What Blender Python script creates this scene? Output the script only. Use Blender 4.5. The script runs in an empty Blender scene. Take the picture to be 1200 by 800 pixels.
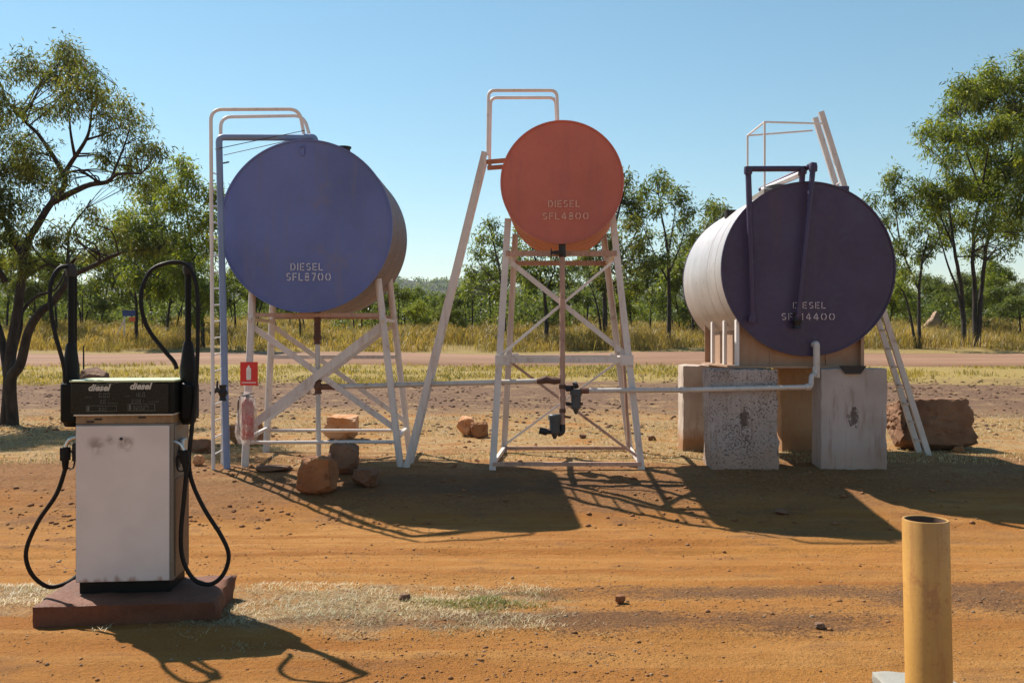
import bpy, math, random
import numpy as np
from mathutils import Vector, noise as mnoise

# ------------------------------------------------------------------ camera, sky, sun, exposure
scene = bpy.context.scene
COL = scene.collection
EYE = 1.78            # eye height in metres
FPX = 1080.0          # focal length in pixels of the 1200 px wide photograph
cam_d = bpy.data.cameras.new('camera'); cam = bpy.data.objects.new('camera', cam_d); COL.objects.link(cam)
cam.location = (0, 0, EYE); cam.rotation_euler = (math.radians(90), 0, 0)
cam_d.sensor_width = 36.0; cam_d.lens = 36.0 * FPX / 1200.0; cam_d.clip_end = 6000; cam_d.clip_start = 0.05
scene.camera = cam
SUN = Vector((-0.61, 0.57, 1.0)).normalized()
SUN_EL = math.asin(SUN.z); SUN_AZ = math.atan2(SUN.x, SUN.y)
world = bpy.data.worlds.new('World'); scene.world = world; world.use_nodes = True
wn = world.node_tree
sky = wn.nodes.new('ShaderNodeTexSky'); sky.sky_type = 'NISHITA'; sky.sun_disc = False
sky.sun_elevation = SUN_EL; sky.sun_rotation = SUN_AZ
sky.altitude = 100; sky.air_density = 1.25; sky.dust_density = 0.0; sky.ozone_density = 2.6
bg = wn.nodes['Background']; bg.inputs[1].default_value = 0.074
hs = wn.nodes.new('ShaderNodeHueSaturation'); hs.inputs['Hue'].default_value = 0.482; hs.inputs['Saturation'].default_value = 1.05
wn.links.new(sky.outputs[0], hs.inputs['Color']); wn.links.new(hs.outputs[0], bg.inputs[0])
sun_d = bpy.data.lights.new('sun', 'SUN'); sun_d.energy = 5.0; sun_d.angle = math.radians(0.53)
sun_d.color = (1.0, 0.93, 0.82)
sun = bpy.data.objects.new('sun', sun_d); COL.objects.link(sun)
sun.rotation_euler = SUN.to_track_quat('Z', 'Y').to_euler(); sun.location = (-20, 30, 40)
vs = scene.view_settings
scene.display_settings.display_device = 'sRGB'
vs.view_transform = 'Standard'; vs.look = 'None'; vs.exposure = 0.78; vs.gamma = 1.0; vs.use_curve_mapping = False
scene.cycles.max_bounces = 8; scene.cycles.transparent_max_bounces = 8

# ------------------------------------------------------------------ helpers
def vnoise(x, y, s, seed):
    rs = np.random.RandomState(seed); L = rs.rand(256, 256)
    x = np.asarray(x, float) * s; y = np.asarray(y, float) * s
    i = np.floor(x).astype(int); j = np.floor(y).astype(int); fx = x - i; fy = y - j
    fx = fx * fx * (3 - 2 * fx); fy = fy * fy * (3 - 2 * fy)
    i0 = i % 256; i1 = (i + 1) % 256; j0 = j % 256; j1 = (j + 1) % 256
    return (L[i0, j0] * (1 - fx) + L[i1, j0] * fx) * (1 - fy) + (L[i0, j1] * (1 - fx) + L[i1, j1] * fx) * fy

GD = [-60, 0, 6.4, 7.4, 8.7, 9.8, 10.7, 11.6, 12.7, 17, 20, 24, 30, 38, 50, 60, 90, 200, 400, 6000]
GZ = [0, 0, 0, -.12, -.31, -.42, -.42, -.26, 0, 0, .12, .42, .78, 1.25, 2.1, 2.6, 3.2, 3.4, 3.4, 3.4]
def gz(x, y):
    """height of the ground"""
    x = np.asarray(x, float); y = np.asarray(y, float)
    z = np.zeros(np.broadcast(x, y).shape)
    for o, w in ((-.8, .25), (0, .5), (.8, .25)):
        z = z + w * np.interp(y + o, GD, GZ)
    near = np.clip((26 - y) / 6, 0, 1)
    z = z + near * (.05 * (vnoise(x * .5, y, .45, 3) - .5) + .022 * (vnoise(x * .18, y, 2.2, 4) - .5)
                    + .018 * (vnoise(x * .6, y, 5, 5) - .5) + .012 * (vnoise(x, y, 13, 6) - .5))
    for k_, (yc, am) in enumerate(((7.35, .022), (7.95, .026), (9.15, .030), (9.75, .022), (5.35, .016))):
        yy = yc + .30 * (vnoise(x, x * 0, .22, 40 + k_) - .5) + .03 * x
        e = ((y - yy) / .11) ** 2
        z = z - am * np.exp(-e) * (.4 + .9 * vnoise(x, y * 0, .5, 50 + k_)) + am * .5 * np.exp(-((np.abs(y - yy) - .22) / .07) ** 2)
    z = z + (1 - near) * .18 * (vnoise(x, y, .12, 8) - .5)
    return z
def g1(x, y): return float(gz(np.array([x]), np.array([y]))[0])
def P(px, py, d):
    return Vector(((px - 600) * d / FPX, d, EYE - (py - 400) * d / FPX))
def G(px, d, up=0.0):
    x = (px - 600) * d / FPX
    return Vector((x, d, g1(x, d) + up))

OFF = {}
def thing(name, label, cat, loc, group=None):
    o = bpy.data.objects.new(name, None); COL.objects.link(o); o.location = loc
    o.empty_display_size = .2
    o['label'] = label; o['category'] = cat
    if group: o['group'] = group
    OFF[o.name] = Vector(loc); return o
def tag(o, label, cat, group=None):
    o['label'] = label; o['category'] = cat
    if group: o['group'] = group
    return o

class MB:
    def __init__(self): self.v = []; self.f = []
    def add(self, vs_, fs_):
        n = len(self.v); self.v += [Vector(p) for p in vs_]; self.f += [tuple(i + n for i in f) for f in fs_]; return self
    def box(self, a, b, T=None):
        x0, y0, z0 = a; x1, y1, z1 = b
        vs_ = [(x0,y0,z0),(x1,y0,z0),(x1,y1,z0),(x0,y1,z0),(x0,y0,z1),(x1,y0,z1),(x1,y1,z1),(x0,y1,z1)]
        if T: vs_ = [T(*p) for p in vs_]
        return self.add(vs_, [(0,3,2,1),(4,5,6,7),(0,1,5,4),(1,2,6,5),(2,3,7,6),(3,0,4,7)])
    def bar(self, p, q, w, h, up=(0,0,1)):
        """rectangular bar from p to q; w across, h along up"""
        p = Vector(p); q = Vector(q); d = (q - p).normalized(); u = Vector(up)
        if abs(d.dot(u)) > .95: u = Vector((0,1,0))
        s = d.cross(u).normalized(); u = s.cross(d).normalized()
        vs_ = [c + s * (w/2) * a + u * (h/2) * b for c in (p, q) for a, b in ((-1,-1),(1,-1),(1,1),(-1,1))]
        return self.add(vs_, [(0,1,2,3),(7,6,5,4),(0,4,5,1),(1,5,6,2),(2,6,7,3),(3,7,4,0)])
    def tube(self, pts, r, n=10, cap=True):
        pts = [Vector(p) for p in pts]; m = len(pts)
        rr = r if isinstance(r, (list, tuple)) else [r] * m
        base = len(self.v); u = None
        for i, p in enumerate(pts):
            t = ((pts[min(i+1,m-1)] - p).normalized() + (p - pts[max(i-1,0)]).normalized())
            if t.length < 1e-6: t = Vector((0,0,1))
            t.normalize()
            if u is None:
                u = t.orthogonal().normalized()
            else:
                u = (u - t * u.dot(t))
                u = u.normalized() if u.length > 1e-6 else t.orthogonal().normalized()
            w = t.cross(u)
            for k in range(n):
                a = 2 * math.pi * k / n
                self.v.append(p + (u * math.cos(a) + w * math.sin(a)) * rr[i])
        for i in range(m - 1):
            for k in range(n):
                a = base + i*n + k; b = base + i*n + (k+1) % n
                self.f.append((a, b, b + n, a + n))
        if cap:
            self.f.append(tuple(base + k for k in reversed(range(n))))
            self.f.append(tuple(base + (m-1)*n + k for k in range(n)))
        return self
    def cyl(self, p, q, r, n=16): return self.tube([p, q], r, n)
    def build(self, name, mat_, parent=None, smooth=35, bevel=0.0):
        off = OFF[parent.name] if parent is not None else Vector((0,0,0))
        me = bpy.data.meshes.new(name); me.from_pydata([tuple(v - off) for v in self.v], [], self.f); me.update()
        if smooth:
            me.polygons.foreach_set('use_smooth', [True] * len(me.polygons))
            me.set_sharp_from_angle(angle=math.radians(smooth))
        me.materials.append(mat_)
        o = bpy.data.objects.new(name, me); COL.objects.link(o)
        if parent is not None:
            o.parent = parent; OFF[o.name] = off
        if bevel:
            b = o.modifiers.new('edge', 'BEVEL'); b.width = bevel; b.segments = 2; b.limit_method = 'ANGLE'
            b.harden_normals = False
        return o

def smooth_path(pts, k=6, closed=False):
    pts = [Vector(p) for p in pts]; out = []
    for i in range(len(pts) - 1):
        p0 = pts[max(i-1,0)]; p1 = pts[i]; p2 = pts[i+1]; p3 = pts[min(i+2,len(pts)-1)]
        for j in range(k):
            t = j / k
            out.append(.5 * ((2*p1) + (p2-p0)*t + (2*p0-5*p1+4*p2-p3)*t*t + (3*p1-p0-3*p2+p3)*t**3))
    out.append(pts[-1]); return out
def rounded(pts, r, k=5):
    """polyline with its corners rounded"""
    pts = [Vector(p) for p in pts]; out = [pts[0]]
    for i in range(1, len(pts) - 1):
        a = pts[i-1]; b = pts[i]; c = pts[i+1]
        da = (a-b); dc = (c-b); rr = min(r, da.length*.45, dc.length*.45)
        s = b + da.normalized()*rr; e = b + dc.normalized()*rr
        for j in range(k+1):
            t = j/k; out.append(s*(1-t)**2 + b*2*t*(1-t) + e*t*t)
    out.append(pts[-1]); return out

# ------------------------------------------------------------------ materials
def NM(name):
    m = bpy.data.materials.new(name); m.use_nodes = True
    nt = m.node_tree; return m, nt, nt.nodes['Principled BSDF']
def nd(nt, typ, **kw):
    n = nt.nodes.new(typ)
    for k, v in kw.items(): setattr(n, k, v)
    return n
def setin(nt, n, i, v):
    if v is None: return
    if isinstance(v, bpy.types.NodeSocket): nt.links.new(v, n.inputs[i])
    elif isinstance(v, (tuple, list)) and len(v) == 3 and n.inputs[i].type == 'RGBA': n.inputs[i].default_value = (*v, 1)
    else: n.inputs[i].default_value = v
def mixc(nt, f, a, b, mode='MIX'):
    n = nd(nt, 'ShaderNodeMix', data_type='RGBA', blend_type=mode)
    setin(nt, n, 0, f); setin(nt, n, 6, a); setin(nt, n, 7, b); return n.outputs[2]
def math_(nt, op, a, b=None, c=None, clamp=False):
    n = nd(nt, 'ShaderNodeMath', operation=op, use_clamp=clamp)
    setin(nt, n, 0, a); setin(nt, n, 1, b)
    if c is not None: setin(nt, n, 2, c)
    return n.outputs[0]
def mapr(nt, v, a, b, c=0.0, d=1.0):
    n = nd(nt, 'ShaderNodeMapRange', interpolation_type='SMOOTHSTEP')
    setin(nt, n, 0, v); n.inputs[1].default_value = a; n.inputs[2].default_value = b
    n.inputs[3].default_value = c; n.inputs[4].default_value = d; return n.outputs[0]
def pos(nt): return nd(nt, 'ShaderNodeNewGeometry').outputs['Position']
def scaled(nt, v, s):
    n = nd(nt, 'ShaderNodeVectorMath', operation='MULTIPLY'); nt.links.new(v, n.inputs[0]); n.inputs[1].default_value = s
    return n.outputs[0]
def noise(nt, v, scale, detail=4, rough=.55, dist=0.0):
    n = nd(nt, 'ShaderNodeTexNoise'); nt.links.new(v, n.inputs['Vector'])
    n.inputs['Scale'].default_value = scale; n.inputs['Detail'].default_value = detail
    n.inputs['Roughness'].default_value = rough; n.inputs['Distortion'].default_value = dist
    return n.outputs['Fac']
def bump(nt, bs, h, strength=.3, dist=.01):
    b = nd(nt, 'ShaderNodeBump'); b.inputs['Strength'].default_value = strength; b.inputs['Distance'].default_value = dist
    nt.links.new(h, b.inputs['Height']); nt.links.new(b.outputs[0], bs.inputs['Normal'])

def paint(name, col, stain=(.2,.1,.05), amt=.3, rough=.55, scale=3.0, var=.18, streak=.25, metal=0.0, bstr=.12, spec=.5, chip=0.0, chipcol=(.12,.05,.03)):
    """weathered paint on metal"""
    m, nt, bs = NM(name); p = pos(nt)
    big = noise(nt, p, scale * .5, 5, .6); fine = noise(nt, p, scale * 14, 4, .6)
    st = noise(nt, scaled(nt, p, (9, 9, .8)), scale * .6, 4, .6)
    c = mixc(nt, mapr(nt, big, .3, .7), tuple(x * (1 - var) for x in col), tuple(min(1, x * (1 + var)) for x in col))
    c = mixc(nt, math_(nt, 'MULTIPLY', mapr(nt, st, .5, .72), streak), c, stain)
    patch = noise(nt, p, scale * 1.6, 6, .68)
    c = mixc(nt, math_(nt, 'MULTIPLY', mapr(nt, patch, .58, .72), amt), c, stain)
    c = mixc(nt, math_(nt, 'MULTIPLY', mapr(nt, fine, .55, .75), amt * .5), c, stain)
    if chip > 0:
        ch = noise(nt, p, scale * 6, 8, .72)
        c = mixc(nt, mapr(nt, ch, .72 - chip, .74 - chip), c, chipcol)
    nt.links.new(c, bs.inputs['Base Color'])
    r = mapr(nt, fine, .2, .8, max(.05, rough - .12), min(1, rough + .15)); nt.links.new(r, bs.inputs['Roughness'])
    bs.inputs['Metallic'].default_value = metal; bs.inputs['Specular IOR Level'].default_value = spec
    bump(nt, bs, math_(nt, 'ADD', fine, patch), bstr, .006)
    return m

M = {}
M['white'] = paint('white_paint', (.60,.54,.51), (.30,.15,.08), .55, .5, 2.5, .1, .35, chip=.03, chipcol=(.18,.08,.045))
M['white_pipe'] = paint('white_pipe_paint', (.50,.46,.43), (.28,.14,.08), .6, .5, 3.0, .12, .3)
M['rail_white'] = paint('rail_paint', (.66,.62,.60), (.35,.2,.12), .3, .45, 3.0, .08, .2)
M['blue_tank'] = paint('blue_tank_paint', (.106,.142,.355), (.19,.155,.16), .55, .6, 1.1, .16, .30, chip=.0)
M['blue_shell'] = paint('blue_shell_paint', (.15,.12,.135), (.22,.10,.06), .5, .6, 1.4, .2, .5)
M['blue_pipe'] = paint('sky_blue_paint', (.17,.24,.40), (.2,.15,.15), .25, .45, 3, .12, .2)
M['orange_tank'] = paint('orange_tank_paint', (.46,.125,.088), (.33,.11,.10), .5, .62, 1.2, .14, .35)
M['orange_shell'] = paint('orange_shell_paint', (.42,.12,.05), (.40,.10,.04), .4, .6, 1.5, .12, .2)
M['purple_tank'] = paint('purple_tank_paint', (.040,.027,.078), (.06,.035,.05), .55, .5, 1.2, .22, .40)
M['silver'] = paint('silver_paint', (.46,.43,.43), (.26,.15,.12), .4, .42, 2.0, .1, .3, metal=.35)
M['saddle'] = paint('tan_saddle_paint', (.33,.21,.14), (.30,.13,.06), .5, .6, 2.4, .12, .35)
M['rust'] = paint('rusty_steel', (.12,.055,.035), (.03,.018,.014), .6, .8, 8, .3, .3)
M['rust_pipe'] = paint('rusted_painted_pipe', (.40,.25,.19), (.16,.06,.03), .8, .65, 5, .15, .5)
M['bracket'] = paint('orange_bracket_paint', (.36,.14,.07), (.2,.07,.03), .5, .6, 5)
M['dark_iron'] = paint('dark_iron', (.014,.012,.013), (.07,.035,.02), .5, .6, 12, .3, .1)
M['grey_filter'] = paint('grey_filter_paint', (.045,.05,.055), (.07,.04,.03), .4, .5, 10)
M['rubber'] = paint('black_rubber', (.008,.007,.007), (.03,.02,.015), .15, .6, 10, .2, .1, spec=.25)
M['black_plastic'] = paint('black_housing', (.005,.0058,.0052), (.010,.008,.006), .10, .55, 8, .2, .1, spec=.2)
M['glass_face'] = paint('dark_display_face', (.0035,.0058,.0048), (.006,.007,.006), .05, .3, 8, .2, .05, bstr=.02, spec=.3)
M['cab_top'] = paint('pale_green_cover', (.42,.48,.30), (.35,.3,.2), .3, .4, 6)
M['cab_grey'] = paint('grey_cabinet_paint', (.20,.17,.14), (.13,.07,.04), .6, .5, 4, .15, .4)
M['cab_side'] = paint('rusty_cabinet_side', (.17,.10,.06), (.22,.075,.03), .7, .55, 4, .2, .5)
M['trim'] = paint('ochre_trim', (.26,.17,.09), (.07,.04,.025), .6, .6, 8, .2, .3)
M['pale_trim'] = paint('pale_ledge', (.6,.55,.46), (.2,.12,.08), .4, .5, 8)
M['letter_white'] = paint('stencil_white', (.56,.56,.62), (.25,.22,.26), .6, .7, 18, .1, .1)
M['letter_worn'] = paint('stencil_worn_pink', (.62,.40,.31), (.44,.12,.08), .6, .7, 16, .1, .1, chip=.05, chipcol=(.40,.092,.058))
M['letter_lilac'] = paint('stencil_lilac', (.50,.45,.50), (.1,.07,.12), .6, .7, 18, .1, .1)
M['diesel'] = paint('panel_lettering', (.55,.52,.46), (.25,.22,.2), .3, .5, 20, .1, .1)
M['segment'] = paint('display_segment', (.10,.105,.092), (.03,.03,.03), .3, .5, 20, .1, .1)
M['red_sign'] = paint('red_sign_face', (.62,.018,.016), (.4,.03,.03), .15, .4, 6, .06, .1)
M['sign_white'] = paint('sign_white', (.75,.72,.68), (.5,.4,.35), .2, .4, 8)
M['red_ext'] = paint('red_cylinder_paint', (.50,.030,.020), (.3,.05,.04), .3, .35, 6)
M['steel'] = paint('bright_steel', (.55,.53,.50), (.3,.2,.15), .3, .3, 8, metal=.8)
M['yellow_post'] = paint('cream_yellow_post', (.46,.245,.060), (.27,.085,.025), .75, .42, 4, .14, .5, chip=.03, chipcol=(.16,.06,.03))
M['post_inside'] = paint('rusty_pipe_inside', (.13,.07,.045), (.06,.03,.02), .5, .8, 8)
M['plinth'] = paint('red_stained_concrete', (.12,.038,.016), (.035,.015,.010), .6, .8, 5, .25, .2, bstr=.5)
M['concrete'] = paint('grey_concrete', (.25,.24,.21), (.25,.16,.1), .5, .85, 6, .15, .1, bstr=.5)
M['blue_sign'] = paint('blue_board', (.02,.05,.22), (.02,.03,.1), .2, .5, 3)
M['orange_sign'] = paint('orange_board', (.62,.10,.03), (.4,.08,.03), .2, .5, 3)
M['picket'] = paint('dark_picket', (.03,.026,.022), (.08,.04,.025), .5, .8, 6)
M['wire'] = paint('dark_wire', (.05,.045,.045), (.1,.05,.03), .3, .6, 6)

def mat_block(name, chip, dust, scar=None, ca=(.32,.265,.24), cb_=(.42,.36,.34), clump=.45):
    m, nt, bs = NM(name); p = pos(nt)
    n1 = noise(nt, p, 1.6, 4); c = mixc(nt, mapr(nt, n1, .3, .7), ca, cb_)
    sp = nd(nt, 'ShaderNodeSeparateXYZ'); nt.links.new(p, sp.inputs[0])
    n2 = noise(nt, p, 3.2, 6, .65)
    lo = math_(nt, 'ADD', mapr(nt, sp.outputs[2], .75, 0.0), math_(nt, 'MULTIPLY', math_(nt, 'SUBTRACT', n2, .5), 1.2))
    c = mixc(nt, math_(nt, 'MULTIPLY', mapr(nt, lo, .45, 1.0), dust), c, (.30,.15,.065))
    ch = noise(nt, scaled(nt, p, (1, 1, 1.2)), 30, 10, .76)
    big = noise(nt, p, 2.2, 3)
    thr = math_(nt, 'ADD', ch, math_(nt, 'MULTIPLY', math_(nt, 'SUBTRACT', big, .5), clump))
    cm = mapr(nt, thr, .70 - chip, .735 - chip)
    c = mixc(nt, math_(nt, 'MULTIPLY', cm, .9), c, (.085,.050,.038))
    drip = noise(nt, scaled(nt, p, (7, 7, .7)), 2.0, 5, .65)
    c = mixc(nt, math_(nt, 'MULTIPLY', mapr(nt, drip, .52, .70), .5), c, (.20,.12,.08))
    if scar is not None:
        n = nd(nt, 'ShaderNodeVectorMath', operation='DISTANCE'); nt.links.new(scaled(nt, p, (1,1,.55)), n.inputs[0]); n.inputs[1].default_value = (scar.x, scar.y, scar.z*.55)
        sf = math_(nt, 'ADD', mapr(nt, n.outputs['Value'], .17, .02), math_(nt, 'MULTIPLY', math_(nt, 'SUBTRACT', noise(nt, p, 17, 6, .7), .5), 2.4))
        c = mixc(nt, math_(nt, 'MULTIPLY', mapr(nt, sf, .62, .85), .85), c, (.07,.045,.035))
    nt.links.new(c, bs.inputs['Base Color']); bs.inputs['Roughness'].default_value = .85
    h = math_(nt, 'SUBTRACT', noise(nt, p, 30, 6, .7), math_(nt, 'MULTIPLY', cm, .9)); bump(nt, bs, h, .55, .012)
    return m
M['block_a'] = mat_block('chipped_white_block', .165, .45, P(872,490,13.0), clump=.22)
M['block_b'] = mat_block('white_block', .03, .30, P(1000,489,13.05))
M['block_d'] = mat_block('dusty_white_block', .05, 1.0, None, (.36,.27,.21), (.46,.38,.32))
M['block_c'] = mat_block('dusty_block', .05, .9, None, (.36,.20,.095), (.46,.29,.16))

def mat_panel():
    """white pump door with two grey smudges where stickers were scraped off"""
    m, nt, bs = NM('pump_door_white'); p = pos(nt)
    base = mixc(nt, mapr(nt, noise(nt, p, 3, 5), .3, .7), (.60,.53,.51), (.68,.61,.58))
    tot = None
    for c, r in ((P(114,521,6.08), .085), (P(148,519,6.08), .075), (P(130,516,6.08), .05)):
        n = nd(nt, 'ShaderNodeVectorMath', operation='DISTANCE'); nt.links.new(scaled(nt, p, (1,1,1)), n.inputs[0]); n.inputs[1].default_value = c
        f = mapr(nt, n.outputs['Value'], r, r * .2)
        tot = f if tot is None else math_(nt, 'MAXIMUM', tot, f)
    sm = noise(nt, p, 14, 6, .65)
    f = math_(nt, 'MULTIPLY', tot, mapr(nt, sm, .38, .62))
    base = mixc(nt, math_(nt, 'MULTIPLY', f, .8), base, (.23,.17,.155))
    sp = nd(nt, 'ShaderNodeSeparateXYZ'); nt.links.new(p, sp.inputs[0])
    lo = math_(nt, 'ADD', mapr(nt, sp.outputs[2], .32, .19), math_(nt, 'MULTIPLY', math_(nt, 'SUBTRACT', noise(nt, scaled(nt, p, (1,1,.3)), 16, 5), .5), 1.6))
    base = mixc(nt, math_(nt, 'MULTIPLY', mapr(nt, lo, .75, 1.2), .8), base, (.26,.11,.05))
    nt.links.new(base, bs.inputs['Base Color']); bs.inputs['Roughness'].default_value = .42
    bump(nt, bs, noise(nt, p, 2.5, 3), .12, .02)
    return m
M['pump_door'] = mat_panel()

def mat_rock(name, a, b, dark):
    m, nt, bs = NM(name); p = pos(nt)
    c = mixc(nt, mapr(nt, noise(nt, p, 2.2, 6, .65), .3, .7), a, b)
    c = mixc(nt, mapr(nt, noise(nt, p, 6, 8, .7), .55, .72), c, dark)
    nt.links.new(c, bs.inputs['Base Color']); bs.inputs['Roughness'].default_value = .9
    bump(nt, bs, noise(nt, p, 16, 8, .7), .8, .03); return m
M['rock_red'] = mat_rock('red_rock', (.21,.080,.028), (.31,.14,.055), (.075,.032,.018))
M['rock_brown'] = mat_rock('brown_rock', (.13,.062,.032), (.21,.11,.062), (.06,.035,.025))
M['rock_dark'] = mat_rock('dark_red_rock', (.13,.055,.026), (.24,.125,.065), (.045,.022,.014))
M['rock_orange'] = mat_rock('orange_rock', (.48,.19,.06), (.55,.32,.18), (.2,.08,.035))
M['clod'] = mat_rock('dirt_clod', (.24,.10,.035), (.34,.16,.055), (.13,.055,.022))
M['rock_tan'] = mat_rock('tan_rock', (.26,.16,.10), (.36,.25,.17), (.10,.06,.04))

def leafmat(name, cols, trans=.35, gain=1.25):
    m, nt, bs = NM(name)
    g = nd(nt, 'ShaderNodeNewGeometry')
    r = nd(nt, 'ShaderNodeValToRGB'); nt.links.new(g.outputs['Random Per Island'], r.inputs[0])
    el = r.color_ramp.elements
    while len(el) < len(cols): el.new(.5)
    for i, c in enumerate(cols): el[i].position = i / (len(cols)-1); el[i].color = (*c, 1)
    big = noise(nt, g.outputs['Position'], .55, 4, .65)
    c = mixc(nt, mapr(nt, big, .40, .60), mixc(nt, 1.0, r.outputs[0], (.55,.62,.60), 'MULTIPLY'), r.outputs[0])
    c = mixc(nt, 1.0, c, (gain, gain, gain), 'MULTIPLY')
    nt.links.new(c, bs.inputs['Base Color']); bs.inputs['Roughness'].default_value = .5
    bs.inputs['Specular IOR Level'].default_value = .35
    t = nd(nt, 'ShaderNodeBsdfTranslucent')
    nt.links.new(mixc(nt, 1.0, c, (1.5,1.45,.6), 'MULTIPLY'), t.inputs[0])
    mx = nd(nt, 'ShaderNodeMixShader'); mx.inputs[0].default_value = trans
    nt.links.new(bs.outputs[0], mx.inputs[1]); nt.links.new(t.outputs[0], mx.inputs[2])
    nt.links.new(mx.outputs[0], nt.nodes['Material Output'].inputs[0]); return m
M['leaf'] = leafmat('savanna_leaf', [(.055,.080,.018),(.090,.120,.024),(.135,.160,.030),(.20,.20,.04)], .5)
M['leaf_olive'] = leafmat('olive_leaf', [(.048,.066,.020),(.080,.098,.028),(.120,.132,.034),(.18,.165,.035)], .48)
M['leaf_green'] = leafmat('bright_leaf', [(.075,.105,.016),(.125,.160,.022),(.175,.205,.028),(.24,.23,.04)], .52)
M['leaf_far'] = leafmat('far_leaf', [(.050,.075,.026),(.080,.108,.034),(.12,.145,.04),(.17,.175,.05)], .48)
M['grass_tall'] = leafmat('dry_tall_grass', [(.20,.125,.042),(.30,.20,.075),(.42,.30,.13),(.19,.165,.045)], .4, gain=1.15)
M['grass_short'] = leafmat('yellow_green_grass', [(.27,.195,.055),(.37,.275,.075),(.43,.32,.12),(.24,.215,.045)], .35, gain=1.0)
M['straw'] = leafmat('pale_straw', [(.30,.21,.10),(.40,.31,.17),(.52,.43,.27),(.24,.15,.07)], .2, gain=1.22)
M['grass_tuft'] = leafmat('green_tuft', [(.10,.13,.03),(.17,.19,.05),(.26,.25,.08),(.12,.16,.03)], .35, gain=1.0)
m, nt, bs = NM('dark_bark'); p = pos(nt)
c = mixc(nt, mapr(nt, noise(nt, scaled(nt, p, (1,1,.3)), 9, 6, .65), .35, .65), (.012,.009,.007), (.042,.031,.024))
nt.links.new(c, bs.inputs['Base Color']); bs.inputs['Roughness'].default_value = .9
bump(nt, bs, noise(nt, scaled(nt, p, (1,1,.3)), 22, 6, .7), .8, .02); M['bark'] = m

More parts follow.
